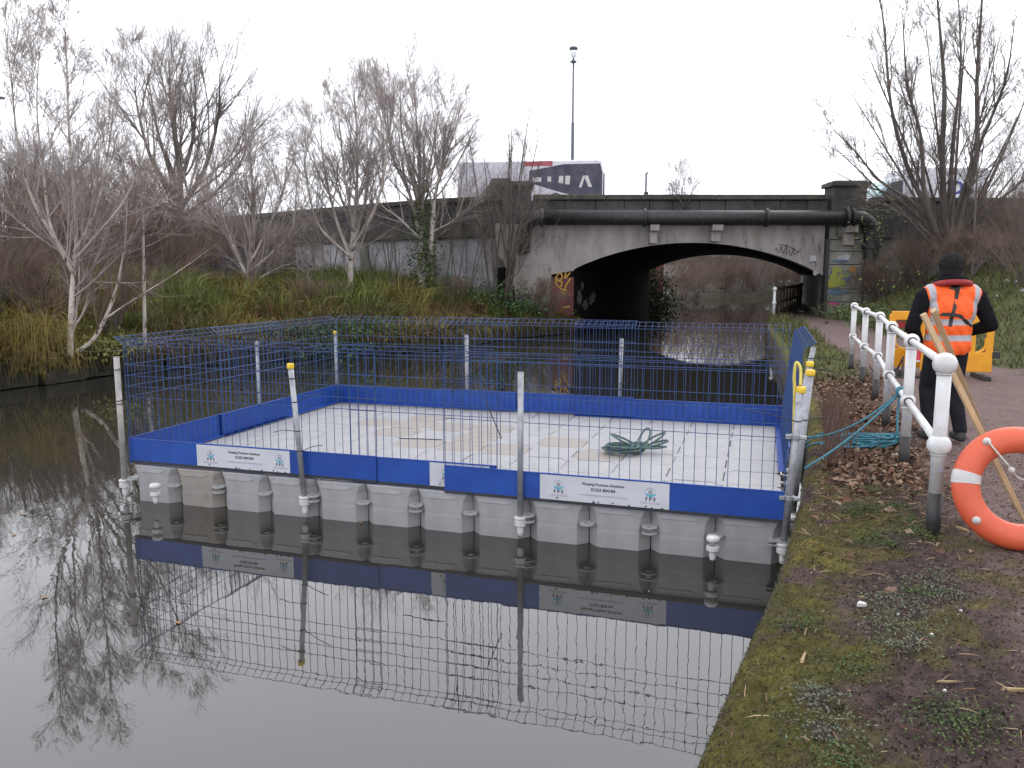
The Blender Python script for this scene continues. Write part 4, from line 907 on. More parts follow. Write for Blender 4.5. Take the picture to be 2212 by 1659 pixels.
def onback(x, z, off=.010):
    h = bvh.ray_cast(Vector((x, -1, z)), Vector((0, 1, 0)))[0]; return Vector((x, (h.y if h else -.14) - off, z))
def ribbon(pts, wd, nm, mat):
    c = [onback(x, z) for x, z in pts]; c = spline(c, 4); V = []; F = []
    for i, p in enumerate(c):
        d = c[min(i + 1, len(c) - 1)] - c[max(i - 1, 0)]; n = Vector((-d.z, 0, d.x)).normalized() * wd; V += [p + n, p - n, p - n + Vector((0, .009, 0)), p + n + Vector((0, .009, 0))]
    for i in range(len(c) - 1): F += [(4 * i + k, 4 * i + (k + 1) % 4, 4 * i + 4 + (k + 1) % 4, 4 * i + 4 + k) for k in range(4)]
    F += [(3, 2, 1, 0), tuple(4 * (len(c) - 1) + k for k in range(4))]; MB().add(V, F).build(nm, mat, per)
ribbon([(.0, 1.47), (-.01, 1.38), (-.025, 1.29), (-.04, 1.22), (-.045, 1.16), (-.052, 1.11)], .016, 'harness_strap', 'black')
ribbon([(-.20, 1.225), (-.12, 1.222), (-.03, 1.218), (.04, 1.20), (.10, 1.15), (.15, 1.105), (.19, 1.085)], .016, 'harness_strap', 'black')
ribbon([(-.06, 1.455), (0, 1.435), (.06, 1.455)], .022, 'harness_yoke', 'black')
mb = MB(); mb.tube(spline([(-.15, .06, 1.47), (-.14, -.05, 1.50), (-.06, -.115, 1.515), (.06, -.115, 1.515), (.14, -.05, 1.50), (.15, .06, 1.47)], 5), .030, 8); mb.build('life_jacket_collar', 'red', per, smooth=True)
mb = MB(); mb.tube(spline([(-.12, .08, 1.49), (-.115, -.03, 1.53), (-.05, -.085, 1.545), (.05, -.085, 1.545), (.115, -.03, 1.53), (.12, .08, 1.49)], 5), .034, 8); mb.build('jacket_collar', 'fleece', per, smooth=True)

# =================================================================== BARRIERS
def barrier(label, u, v, rz):
    p = G(u, v, .62); z = gl(p.x, p.y); o = thing('plastic_barrier', label, 'barrier', (p.x, p.y, z), rz, 'yellow barriers across the path')
    mb = MB(); mb.b2((-.5, -.022, .10), (.5, .022, .40))
    def frame(pts, r_): mb.tube(spline(pts, 5), r_, 8)
    mb.b2((-.5, -.025, .38), (-.40, .025, .95)); mb.b2((.40, -.025, .38), (.5, .025, .95)); mb.b2((-.47, -.024, .86), (.47, .024, 1.0))
    for x in (-.2, .02, .22): mb.b2((x - .035, -.021, .39), (x + .035, .021, .87))
    frame([(-.40, 0, .62), (-.39, 0, .48), (-.32, 0, .41), (-.24, 0, .39)], .022); frame([(.40, 0, .62), (.39, 0, .48), (.32, 0, .41), (.24, 0, .39)], .022)
    mb.build('frame', 'barrier', o, bevel=.015)
    MB().b2((-.38, -.031, .73), (-.22, -.0255, .84)).build('reflective_panel', 'red', o)
    for x in (-.36, .36): MB().prism([(x - .06, .0), (x + .06, .0), (x + .045, .07), (x - .045, .07)], -.34, .34).build('rubber_foot', 'rubber', o, bevel=.01)
    MB().b2((.49, -.03, .32), (.60, .03, .42)).build('hook', 'rubber', o, bevel=.01)
    return o
barrier('yellow plastic barrier showing beside the white railing', 1985, 803, R(-8)); barrier('yellow plastic barrier at the grass verge', 2062, 812, R(-14))
p = G(1984, 812, .6); o = thing('folding_sign', 'low red temporary sign with white edge on black legs before the barriers', 'sign', (p.x, p.y, gl(p.x, p.y)), R(-10))
MB().box((0, 0, .40), (.42, .02, .34), mat=Matrix.Rotation(R(-12), 3, 'X')).build('white_border', 'whitepaint', o, bevel=.005); MB().box((0, -.014, .40), (.37, .012, .28), mat=Matrix.Rotation(R(-12), 3, 'X')).build('sign_face', 'signred', o)
mb = MB(); mb.tube([(-.24, .02, .3), (-.30, -.22, .02)], .014, 6); mb.tube([(.24, .02, .3), (.30, -.22, .02)], .014, 6); mb.tube([(-.22, .05, .3), (-.26, .3, .02)], .014, 6); mb.tube([(.22, .05, .3), (.26, .3, .02)], .014, 6); mb.tube([(-.45, -.24, .018), (.48, -.2, .018)], .016, 6); mb.build('stand', 'rubber', o)

# =================================================================== VEHICLES, LAMPS
def wheel(parent, x, y, z, r=.48):
    t = MB().lathe([(r * .6, -.12), (r * .95, -.13), (r, -.08), (r, .08), (r * .95, .13), (r * .6, .12)], 20, (0, 0, 0), (0, 1, 0)).build('wheel', 'rubber', parent, (x, y, z), smooth=True)
    MB().lathe([(.02, -.10), (r * .58, -.125), (r * .6, -.10), (r * .6, .10), (.02, .1)], 16, (0, 0, 0), (0, 1, 0)).build('rim', 'steel', t)
bp_ = P(1303, 420, 33.0); bus = thing('bus', 'single deck bus in dark and pale wrap crossing the bridge', 'bus', (bp_.x, 33.0, 3.9), R(180 - 8))
L_, Hb = 6.0, 2.82     # local x runs forward from the tail; the side we see is local +y
prof = [(0, .35), (.02, 1.2), (.0, 2.3), (.08, 2.78), (.25, Hb), (L_ - .3, Hb), (L_ - .1, 2.7), (L_, 1.4), (L_ - .02, .35)]
mb = MB(); mb.prism(prof, -2.4, 0); mb.build('body', 'buspale', bus, bevel=.06, seg=3)
def side(poly, mat, nm, y=.006, par=bus): n = len(poly); return MB().add([(x, y, z) for x, z in poly] + [(x, y - .004, z) for x, z in poly], [tuple(range(n)), tuple(range(2 * n - 1, n - 1, -1))] + [((i + 1) % n, i, i + n, (i + 1) % n + n) for i in range(n)]).build(nm, mat, par)
side([(.06, .5), (.04, 2.3), (.14, 2.66), (1.6, 2.66), (3.0, 2.42), (3.0, 1.95), (1.7, 1.55), (.9, 1.35), (.45, 1.1)], 'busdark', 'dark_wrap', .006)
side([(1.0, .5), (.95, 1.15), (1.9, 1.55), (2.9, 1.2), (2.9, .5)], 'busdark', 'dark_wrap', .007)
for k, poly in enumerate(([(.45, 1.75), (.62, 2.2), (.78, 2.2), (.60, 1.75)], [(.98, 1.75), (.82, 2.2), (.72, 2.2), (.88, 1.72)], [(1.35, 1.85), (1.33, 2.2), (1.52, 2.2), (1.54, 1.87)], [(1.62, 1.9), (1.6, 2.2), (1.78, 2.2), (1.8, 1.92)], [(2.1, 1.98), (2.1, 2.18), (2.25, 2.18), (2.25, 1.98)], [(2.5, 1.98), (2.5, 2.15), (2.85, 2.15), (2.85, 1.98)])): side(poly, 'tape', 'printed_shape', .012)
side([(.05, .9), (.05, 1.22), (.5, 1.1), (1.4, 1.28), (1.5, .9), (.8, .95)], 'vanwhite', 'pale_swoosh', .010); side([(1.45, .88), (1.45, .96), (4.6, .80), (4.6, .74)], 'vanwhite', 'stripe', .014)
side([(2.6, .5), (2.7, .84), (3.6, .80), (4.1, .5)], 'busred', 'red_patch', .013); side([(2.05, 2.60), (2.05, 2.8), (3.2, 2.78), (3.2, 2.60)], 'busred', 'red_patch', .009)
for k in range(2): side([(3.3 + k * 1.1, 1.3), (3.4 + k * 1.1, 2.3), (4.4 + k * 1.1, 2.3), (4.4 + k * 1.1, 1.3)], 'buspale' if k < 2 else 'glass', 'window', .011)
MB().b2((-.035, -.2, .75), (.0, -.02, 1.25)).build('tail_light', 'signred', bus, bevel=.01); MB().b2((-.03, -2.25, .6), (-.012, -.15, 2.35)).build('rear_panel', 'busdark', bus); MB().b2((-.045, -2.1, 1.35), (-.02, -.35, 2.25)).build('rear_window', 'glass', bus)
for x in (1.4, 4.8): wheel(bus, x, -.15, .48); wheel(bus, x, -2.25, .48)
vp = P(1866, 425, 32.6); van = thing('van', 'white box van with blue letters passing behind the towpath tree', 'van', (vp.x, 33.4, 3.9), 0)
mb = MB(); mb.prism([(.05, .35), (.0, .95), (.35, 1.25), (.95, 2.0), (1.5, 2.12), (1.62, 2.15), (1.62, .35)], -.95, .95); mb.build('cab', 'vanwhite', van, bevel=.05, seg=3)
MB().b2((1.60, -1.02, .55), (4.75, 1.02, 2.42)).build('box_body', 'vanwhite', van, bevel=.04)
MB().prism([(.62, 1.32), (.98, 1.85), (1.45, 1.95), (1.45, 1.3)], -.965, -.955).build('side_window', 'glass', van); MB().prism([(.38, 1.32), (.60, 1.32), (.94, 1.84), (.90, 1.9)], -.96, -.955).build('front_quarter', 'paleglass', van)
MB().prism([(.36, 1.29), (.92, 1.98), (.96, 1.96), (.40, 1.25)], -.85, .85).build('windscreen', 'paleglass', van)
link('lettering', text_mesh('DB', .72, bold=.02), 'vanblue', van, (3.75, -1.03, 1.62), (PI / 2, 0, 0))
for x in (.85, 3.9): wheel(van, x, -.9, .36, .36); wheel(van, x, .9, .36, .36)
lp = P(1237, 300, 37); lam = thing('street_lamp', 'tall slim lamp post with cone collar and pale lantern on the bridge', 'street lamp', (lp.x, 37, 3.9))
zt = P(1237, 131, 37).z - 3.9; zc_ = P(1237, 105, 37).z - 3.9; zm = P(1236, 265, 37).z - 3.9
MB().tube([(0, 0, 0), (0, 0, zm), (0, 0, zm + .01), (0, 0, zt)], [.085, .075, .05, .042], 10).build('pole', 'lampgrey', lam, smooth=True)
MB().lathe([(.04, -.12), (.17, -.06), (.15, -.04), (.05, .06), (.03, .12)], 14, (0, 0, zt)).build('cone_collar', 'lampgrey', lam, smooth=True)
MB().lathe([(.03, .1), (.10, .14), (.15, .35), (.16, zc_ - zt - .10), (.05, zc_ - zt - .08)], 14, (0, 0, zt)).build('lantern', 'lampglass', lam, smooth=True)
MB().lathe([(.05, -.10), (.14, -.09), (.20, -.02), (.18, .06), (.04, .10)], 14, (0, 0, zc_)).build('lamp_head', 'lampgrey', lam, smooth=True)
sp_ = P(1395, 420, 46); o = thing('signal_post', 'short dark post standing on the road behind the parapet', 'post', (sp_.x, 46, 3.9)); zt = P(1395, 373, 46).z - 3.9
MB().tube([(0, 0, 0), (0, 0, zt)], .06, 8).build('pole', 'lampgrey', o, smooth=True); MB().b2((-.12, -.15, zt * .6), (.12, -.06, zt * .6 + .5)).build('signal_box', 'blackpaint', o, bevel=.02); MB().tube([(0, 0, zt - .05), (.12, 0, zt)], .05, 6).build('top_bracket', 'lampgrey', o)
lp = P(8, 560, 44); lam = thing('street_lamp', 'dark lamp post with short side arm rising out of the thicket', 'street lamp', (lp.x, 44, 2)); zt = P(8, 212, 44).z - 2
MB().tube([(0, 0, 0), (0, 0, zt)], [.10, .06], 10).build('pole', 'lampgrey', lam, smooth=True); MB().tube(spline([(0, 0, zt - .1), (.08, 0, zt), (.35, 0, zt + .02)], 4), .04, 8).build('arm', 'lampgrey', lam, smooth=True); MB().b2((.28, -.12, zt - .06), (.75, .12, zt + .08)).build('lamp_head', 'lampgrey', lam, bevel=.04)
# ---- seen through the arch
bd = thing('low_building', 'white walled low building beyond the bridge', 'building', (17.5, 92, .9), R(8))
MB().b2((-3, 0, 0), (12, 8, 2.6)).build('wall', 'plaster', bd); MB().prism([(-3.3, 2.6), (12.3, 2.6), (12.3, 2.8), (4.5, 3.3), (-3.3, 2.8)], -.3, 8.3).build('roof', 'roof', bd)
for k in range(4):
    f = MB().b2((-2 + 3.4 * k, -.04, .9), (-.4 + 3.4 * k, .01, 1.9)).build('window', 'vanwhite', bd); MB().b2((-1.9 + 3.4 * k, -.06, 1.0), (-.5 + 3.4 * k, -.03, 1.8)).build('pane', 'paleglass', f)
car = thing('parked_car', 'small dark parked car before the white building', 'car', (17.2, 84.5, 1.0), R(6))
MB().prism([(0, .25), (.05, .75), (.9, .9), (1.5, 1.38), (3.0, 1.4), (3.7, .95), (4.1, .85), (4.15, .25)], -.8, .8).build('body', 'busdark', car, bevel=.08, seg=3); MB().prism([(1.1, .93), (1.58, 1.31), (2.95, 1.33), (3.4, .96)], -.815, .815).build('side_glass', 'paleglass', car)
for x in (.8, 3.3): wheel(car, x, -.72, .32, .32); wheel(car, x, .72, .32, .32)
rwl = thing('brick_wall', 'dark red brick wall beyond the far mouth of the arch', 'wall', (9.0, 58, .3), R(14)); MB().b2((-3, 0, 0), (1.8, .5, 3.2)).build('wall_panel', 'redpaint', rwl, bevel=.02); MB().b2((1.35, -.14, 0), (1.95, .6, 3.3)).build('end_pier', 'redpaint', rwl, bevel=.02); MB().b2((-3.05, -.08, 3.2), (2.0, .58, 3.36)).build('coping', 'coping', rwl)
MB().b2((1.5, -.16, .7), (1.8, -.145, 1.2)).build('graffiti', 'gpink', rwl)
# =================================================================== TREES
LV_BIRCH = [dict(k=5, n=8, lr=.52, ang=28, up=.09, wob=.08, rr=.55), dict(k=3, n=5, lr=.62, ang=28, up=.08, wob=.09, rr=.55, rmin=.0035), dict(k=2, n=4, lr=.72, ang=27, up=.05, wob=.10, rr=.55, rmin=.0021), dict(k=2, wob=.10, up=.02, taper=.7)]
LV_BUSH = [dict(k=3, n=6, lr=.75, ang=28, up=.08, wob=.13, rr=.55), dict(k=2, n=5, lr=.75, ang=30, up=.05, wob=.15, rr=.55, rmin=.0024), dict(k=2, n=0, wob=.15, taper=.6)]
def tree(name, label, stems, nb, blen, lv, seed, trunk='bark', twig='twig', group=None, bdown=.25, rfac=.55, brmax=.05, spread=45, sides=8, rscale=1):
    """stems: list of (3D points, r0, r1). Branches leave the stems, then fork into twigs."""
    rng = np.random.default_rng(seed); b = Vector(stems[0][0][0]); o = thing(name, label, 'tree' if 'shrub' not in name else 'shrub', b, group=group)
    ss = [([Vector(p) - b for p in spline(s[0], 5)], s[1], s[2]) for s in stems]
    mb = MB()
    for pts, r0, r1 in ss: n = len(pts); mb.tube(pts, [r0 + (r1 - r0) * i / (n - 1) for i in range(n)], sides)
    mb.build('trunk', trunk, o, smooth=True)
    pos, d, r, t = polyline_sample([([tuple(p) for p in pts], r0, r1) for pts, r0, r1 in ss], rng, nb)
    sidev = norm(np.cross(d, rng.normal(size=d.shape))); ang = (spread + rng.normal(size=nb) * 12) * PI / 180
    dirs = norm(d * np.cos(ang)[:, None] + sidev * np.sin(ang)[:, None] + np.array([0, 0, bdown]))
    ln = blen * (.5 + .8 * rng.random(nb)) * (1.2 - .7 * t)
    seg = grow(pos, dirs, ln, np.minimum(r * rfac, brmax), lv, rng)
    link('crown', twig_mesh('crown', seg[0], seg[1], seg[2] * rscale, seg[3] * rscale, 3), twig, o); return o
def S(Y, *uv, dy=0): n = len(uv) - 1; return [P(u, v, Y + dy * i / max(n, 1)) for i, (u, v) in enumerate(uv)]
GB = 'birches on the far bank'
tree('birch_tree', 'slim forked birch at the water edge beside the leaning stem', [(S(16.2, (152, 772), (153, 690), (158, 600), (165, 520), (160, 420), (150, 300), (145, 170), (140, 60), dy=.6), .062, .008), (S(16.3, (158, 590), (120, 520), (70, 430), (40, 320), (25, 180), (10, 60), dy=-1), .04, .007), (S(16.3, (160, 545), (200, 470), (225, 380), (240, 280), (255, 150), dy=1.2), .035, .007), (S(16.3, (158, 575), (110, 490), (95, 380), (80, 240), (85, 110), dy=1.5), .035, .007), (S(16.3, (162, 560), (215, 500), (270, 430), (310, 330), (330, 220), dy=-1.0), .03, .006)], 100, 1.6, LV_BIRCH, 1, 'birch', 'twigbirch', GB, spread=36)
tree('birch_tree', 'white branched birch forking low above the tall grass, with one bough reaching to the side', [(S(26.5, (535, 690), (538, 590), (548, 500), (545, 400), (540, 300), dy=.8), .12, .012), (S(26.5, (538, 590), (590, 545), (630, 500), (640, 420), dy=-1.2), .07, .01), (S(26.5, (535, 600), (500, 520), (475, 440), (462, 360), dy=1), .06, .01), (S(26.5, (540, 570), (575, 500), (610, 420), (620, 340), dy=1.5), .06, .01), (S(26.6, (537, 640), (565, 600), (610, 575), (628, 572), dy=-1), .04, .01), (S(26.6, (545, 540), (520, 440), (500, 340), dy=-1.4), .05, .01)], 100, 1.8, LV_BIRCH, 2, 'birch', 'twigbirch', GB, spread=38)
tree('birch_tree', 'tall many stemmed birch in front of the white wall, parapet behind', [(S(28, (757, 680), (758, 560), (768, 450), (772, 330), (765, 190), dy=.5), .12, .01), (S(28, (758, 560), (725, 470), (700, 360), (690, 250), dy=1.3), .07, .009), (S(28, (760, 540), (810, 450), (835, 340), (830, 220), dy=-1.3), .07, .009), (S(28, (757, 555), (690, 490), (665, 400), (655, 300), dy=-1), .055, .008), (S(28, (765, 500), (745, 380), (730, 240), dy=-1.6), .06, .008), (S(28, (764, 520), (795, 400), (790, 260), dy=1.6), .06, .008)], 110, 2.2, LV_BIRCH, 3, 'birch', 'twigbirch', GB, spread=38)
tree('birch_tree', 'tallest white birch with ivy on its trunk near the bridge haunch', [(S(28.6, (912, 680), (910, 560), (908, 450), (905, 330), (893, 180), dy=.5), .14, .012), (S(28.6, (905, 500), (885, 420), (845, 330), (835, 230), dy=1.2), .08, .01), (S(28.6, (930, 560), (938, 440), (960, 330), (985, 230), dy=-1.2), .09, .01), (S(28.6, (912, 520), (860, 470), (820, 440), (800, 400), dy=-1), .05, .01), (S(28.6, (906, 460), (930, 350), (950, 230), dy=1.6), .07, .009), (S(28.6, (906, 440), (870, 300), (865, 200), dy=-1.6), .07, .009), (S(28.6, (935, 500), (985, 470), (1010, 400), dy=.6), .04, .008)], 115, 2.3, LV_BIRCH, 4, 'birch', 'twigbirch', GB, spread=36)
tree('dead_trunk', 'straight thin pale trunk snapped off above the reeds', [(S(18.0, (313, 760), (312, 680), (311, 600), (309, 500), (306, 425), dy=.2), .045, .022)], 5, .5, LV_BUSH[1:], 5, 'birch', 'twig')
tree('leaning_tree', 'pale stem curving out sideways from the stone edge', [(S(16.4, (152, 768), (200, 735), (235, 670), (258, 600), (272, 540), (300, 470), dy=1), .05, .012), (S(16.5, (225, 690), (300, 640), (380, 590), (450, 540), dy=1.5), .022, .006), (S(16.6, (255, 610), (270, 520), (275, 420), dy=-.4), .025, .006)], 40, 1.3, LV_BUSH, 6, 'birch', 'twigred', None, spread=30)
GD = 'bare trees behind the walls'
tree('bare_tree', 'broad dark bare tree rising behind the thicket', [(S(44, (388, 620), (390, 470), (388, 380), (370, 240), (365, 130), dy=1), .26, .02), (S(44, (390, 450), (440, 370), (470, 260), (475, 160), dy=-3), .16, .015), (S(44, (388, 440), (330, 350), (300, 250), (290, 170), dy=3), .15, .015), (S(44, (389, 400), (420, 280), (420, 150), dy=3), .15, .015), (S(44, (388, 420), (345, 300), (320, 170), dy=-3), .14, .015), (S(44, (390, 470), (460, 420), (520, 350), (540, 280), dy=1), .12, .012), (S(44, (388, 470), (330, 420), (280, 340), dy=-1), .12, .012)], 115, 4.2, LV_BIRCH, 7, 'bark', 'twig', GD, spread=38, brmax=.08)
tree('towpath_tree', 'wide fan shaped bare tree on the towpath verge rising above the van', [(S(27, (2062, 660), (2052, 560), (2040, 450), (2035, 330), (2040, 200), (2030, 60), (2020, -60), dy=.5), .16, .02), (S(27, (2056, 600), (2015, 480), (1960, 360), (1925, 230), (1910, 60), (1895, -40), dy=1.5), .11, .012), (S(27, (2052, 580), (2085, 440), (2110, 330), (2110, 180), (2120, 20), (2125, -60), dy=-1.5), .12, .012), (S(27, (2050, 560), (2000, 440), (1990, 300), (1960, 180), (1950, 30), dy=-1.8), .10, .012), (S(27, (2055, 570), (1985, 450), (1900, 390), (1850, 330), (1800, 280), dy=-1), .07, .01), (S(27, (2055, 560), (2120, 430), (2180, 300), (2225, 190), dy=1.5), .09, .01), (S(27, (2056, 540), (2140, 450), (2210, 390), (2280, 320), dy=-.5), .07, .01), (S(27, (2045, 500), (2060, 300), (2075, 150), (2070, 0), dy=2), .09, .01), (S(27, (2050, 540), (1940, 430), (1860, 400), (1790, 365), dy=1), .05, .008), (S(27, (2050, 500), (2110, 330), (2170, 180), (2190, 60), dy=-2), .08, .009)] + [(S(27, (2052, 575), (2052 + (u - 2052) * .38, 575 + (v - 575) * .42), (2052 + (u - 2052) * .72, 575 + (v - 575) * .74), (u, v), dy=d_), .055, .007) for u, v, d_ in ((1832, 190, .8), (1872, 110, -1.2), (1895, 290, 1.4), (1998, 40, 1.8), (2162, 70, 1.0), (2205, 240, -1.4), (2235, 320, 1.6), (1805, 320, -.4), (2090, 10, -1.2), (1935, 150, 2))], 185, 1.9, LV_BIRCH, 8, 'bark', 'twig', None, spread=35, brmax=.035)
tree('sapling', 'single thin upright sapling beside the fan shaped tree', [(S(25, (2098, 640), (2104, 520), (2110, 380), (2114, 230), (2112, 140), dy=.2), .045, .008)], 16, .9, LV_BUSH, 9, 'bark', 'twig', None, spread=40)
# multi stemmed saplings by the haunch
rg = random.Random(6); st = []
for k in range(13):
    u0 = 1075 + rg.uniform(-30, 40); v0 = 640 + rg.uniform(-5, 20); u1 = u0 + rg.uniform(-75, 90); v1 = rg.uniform(215, 420); st.append((S(28.9, (u0, v0), (u0 + (u1 - u0) * .25, v0 + (v1 - v0) * .33), (u0 + (u1 - u0) * .6, v0 + (v1 - v0) * .66), (u1, v1), dy=rg.uniform(-1.6, .6)), .045, .008))
tree('ash_sapling_clump', 'clump of thin upright stems crowding the bridge haunch', st, 90, 1.3, LV_BUSH, 10, 'bark', 'twig', None, spread=35)
for sd_, uc, lab in ((41, 690, 'few thin stems before the white wall left of the many stemmed birch'), (42, 835, 'few thin stems between the two tallest birches'), (43, 985, 'few thin stems beside the ivy clad birch')):
    rg = random.Random(sd_); st = []
    for k in range(8):
        u0 = uc + rg.uniform(-40, 40); v0 = 640 + rg.uniform(0, 15); u1 = u0 + rg.uniform(-55, 55); v1 = rg.uniform(330, 540); st.append((S(29.2, (u0, v0), (u0 + (u1 - u0) * .3, v0 + (v1 - v0) * .35), (u0 + (u1 - u0) * .62, v0 + (v1 - v0) * .68), (u1, v1), dy=rg.uniform(-1.5, .3)), .026, .006))
    tree('sapling_clump', lab.replace('left of', 'beside'), st, 40, 1.1, LV_BUSH, sd_, 'bark', 'twig', None, spread=35, sides=5)
# twiggy shrubs: three kinds copied about
def shrub_proto(seed, h, sp, n, twig, nb, bl, label, name='thicket_shrub'):
    rj = random.Random(seed); st = []
    for k in range(n):
        a = rj.uniform(0, 2 * PI); r_ = sp * rj.uniform(.3, 1); st.append(([(0 + .15 * math.cos(a), .15 * math.sin(a), 0), (r_ * .35 * math.cos(a), r_ * .35 * math.sin(a), h * .35), (r_ * .75 * math.cos(a), r_ * .75 * math.sin(a), h * .7), (r_ * math.cos(a), r_ * math.sin(a), h * rj.uniform(.8, 1.05))], .022, .005))
    return tree(name, label, st, nb, bl, LV_BUSH, seed, 'bark', twig, 'brown thicket on the far bank', spread=40, sides=5, rscale=1.15)
sA = shrub_proto(21, 2.6, 1.6, 12, 'twigred', 75, 1.0, 'reddish brown twiggy shrub in the thicket under the bare trees'); sB = shrub_proto(22, 3.4, 1.3, 10, 'twig', 70, 1.1, 'tall grey brown twiggy shrub in the thicket'); sC = shrub_proto(23, 1.6, 1.5, 14, 'twigred', 75, .75, 'low red brown bramble shrub at the grass edge')
LAND = [(100, 'behind the slim forked birch'), (230, 'beside the pale leaning stem'), (345, 'by the straight snapped trunk'), (455, 'under the broad dark bare tree'), (615, 'around the white branched birch'), (800, 'below the tall many stemmed birch'), (1000, 'near the ivy clad birch'), (1300, 'at the foot of the bridge haunch'), (1950, 'beside the right bridge pier'), (2040, 'behind the walking person, nearer the pier'), (2130, 'under the fan shaped tree'), (2600, 'on the open verge slope')]
USED = {}
def where(base, u, Y):
    w_ = next(t for m, t in LAND if u < m); k = (base, w_); lab = base + ' ' + w_
    USED.setdefault(k, []).append(Y)
    n_ = len(USED[k])
    return lab
def put(proto, first, spots, label, group):
    for k, (u, v, Y, s) in enumerate(spots):
        p = P(u, v, Y); loc = (p.x, p.y, p.z); lb = where(label, u, Y)
        if k == 0 and first: proto.location = loc; proto.scale = (s, s, s); proto['label'] = lb; proto['group'] = group
        else: copy_tree(proto, loc, random.Random(k * 7 + int(u)).uniform(0, 6.28), s, lb, group)
GT = 'brown thicket on the far bank'
put(sB, True, [(20, 640, 24, 1.25), (110, 640, 26, 1.2), (205, 630, 26, 1.0), (300, 620, 28, 1.1), (430, 620, 31, .9), (20, 620, 32, 1.4), (140, 610, 34, 1.3), (480, 610, 36, 1.0)], 'tall grey brown twiggy shrub', GT)
put(sA, True, [(380, 625, 29, 1.0), (460, 625, 29, .9), (270, 620, 29, 1.1), (250, 600, 34, 1.5), (180, 640, 24, .9), (420, 620, 33, 1.1), (90, 650, 23, 1.1), (560, 640, 31, .8), (0, 680, 18, .9), (640, 640, 31, .7), (330, 600, 35, 1.5), (160, 600, 33, 1.5), (60, 610, 30, 1.3), (400, 600, 37, 1.5)], 'reddish brown twiggy shrub', GT)
put(sC, True, [(110, 725, 18, .9), (230, 720, 18.5, .8), (60, 700, 19, .9), (660, 700, 25, .7), (705, 700, 25.5, .7), (720, 665, 28.5, .5), (830, 665, 28.6, .55), (880, 665, 28.6, .5), (980, 665, 28.4, .55), (1150, 670, 29.0, .6), (1185, 695, 29.0, .6)], 'low red brown bramble shrub', GT)
GV = 'brown thicket on the towpath verge'
for pr, lst_, lab in ((sA, [(1960, 640, 28.5, .7), (2120, 640, 27, .8), (2190, 650, 25, .9), (2060, 640, 29, .7), (2230, 620, 27, .9)], 'reddish twiggy shrub'), (sB, [(1990, 630, 29, .55), (2150, 620, 28.5, .65), (2215, 640, 23, .6)], 'tall grey twiggy shrub'), (sC, [(2000, 645, 27.5, .9), (2070, 650, 26, .9), (2140, 655, 24, .8), (2205, 670, 20, .8), (1920, 655, 28.5, .8), (1890, 660, 29.0, .7)], 'low bramble shrub')):
    for k, (u, v, Y, s) in enumerate(lst_):
        p = P(u, v, Y); copy_tree(pr, (p.x, p.y, float(ground_h(np.array(p.x), np.array(min(Y, 29.9)))) - .1), k * 1.3 + .4, s, where(lab, u, Y), GV)
# far trees over the bridge and through the arch
far = shrub_proto(31, 6.5, 3.2, 12, 'twig', 110, 2.0, 'far bare tree', 'far_tree'); far['category'] = 'tree'
GF = 'far bare trees beyond the bridge'
fl = [('low rounded far tree top showing over the parapet', [(1465, 470, 70, .8)]), ('far bare tree behind the van', [(2190, 520, 60, 1.2), (2260, 520, 58, 1.3)]), ('bare tree behind the bus and saplings', [(1010, 520, 60, .8)]), ('far bare tree behind the thicket', [(60, 560, 55, 1.0), (200, 560, 52, .95), (-40, 560, 50, 1.1), (560, 560, 62, .8)]), ('brown bare tree beyond the arch', [(1560, 640, 76, 1.05), (1640, 640, 80, 1.1), (1710, 640, 76, 1.05), (1760, 640, 84, 1.1), (1600, 640, 96, 1.35), (1690, 640, 98, 1.35), (1490, 640, 100, 1.3), (1830, 640, 88, 1.2), (1540, 640, 90, 1.25), (1640, 640, 70, .95), (1440, 640, 104, 1.3), (1740, 640, 92, 1.3), (1670, 640, 88, 1.25)])]
f0 = True
for lab, spots in fl:
    for k, (u, v, Y, s) in enumerate(spots):
        p = P(u, v, Y)
        if f0: far.location = p; far.scale = (s, s, s); far['label'] = lab; far['group'] = GF; f0 = False
        else: copy_tree(far, p, k * 1.1 + u, s, lab, GF)
for k, (x, y, s) in enumerate([(11.6, 60, 1.0), (12.8, 64, 1.2), (14.6, 68, 1.3), (16.6, 71.5, 1.4), (18.6, 73.5, 1.5), (20.4, 74.6, 1.5), (22.4, 75.8, 1.6), (24.4, 76.8, 1.6), (26.6, 78, 1.7), (29, 79.5, 1.7), (15.5, 74, 1.7), (19, 77, 1.9), (23, 79, 2.0), (27.5, 81, 2.0)]):
    copy_tree(sC, (x + .5, y - 1.1, .12), k * 2.1, s, 'tangled red brown bramble along the water beyond the arch', 'brambles beyond the arch')
n = 16000; X = rng0 = np.random.default_rng(55); Y_ = X.uniform(80, 106, n); tx = X.uniform(.17, .42, n) * Y_; z_ = .5 + 8.2 * X.random(n) ** .8 * (.75 + .25 * np.sin(tx * 1.3) * np.cos(Y_ * .7)); A = np.stack([tx, Y_, z_], 1); dd = norm(X.normal(size=(n, 3)) * .5 + np.array([0, 0, .8])); ln = X.uniform(.6, 1.9, n); rr_ = X.uniform(.008, .022, n)
tag(link('far_wood', twig_mesh('far_wood', A, A + dd * ln[:, None] * np.minimum(1, (9.2 - z_) / 2)[:, None].clip(.1), rr_, rr_ * .4), 'twigred'), 'brown leafless wood beyond the arch', 'wood', kind='stuff')
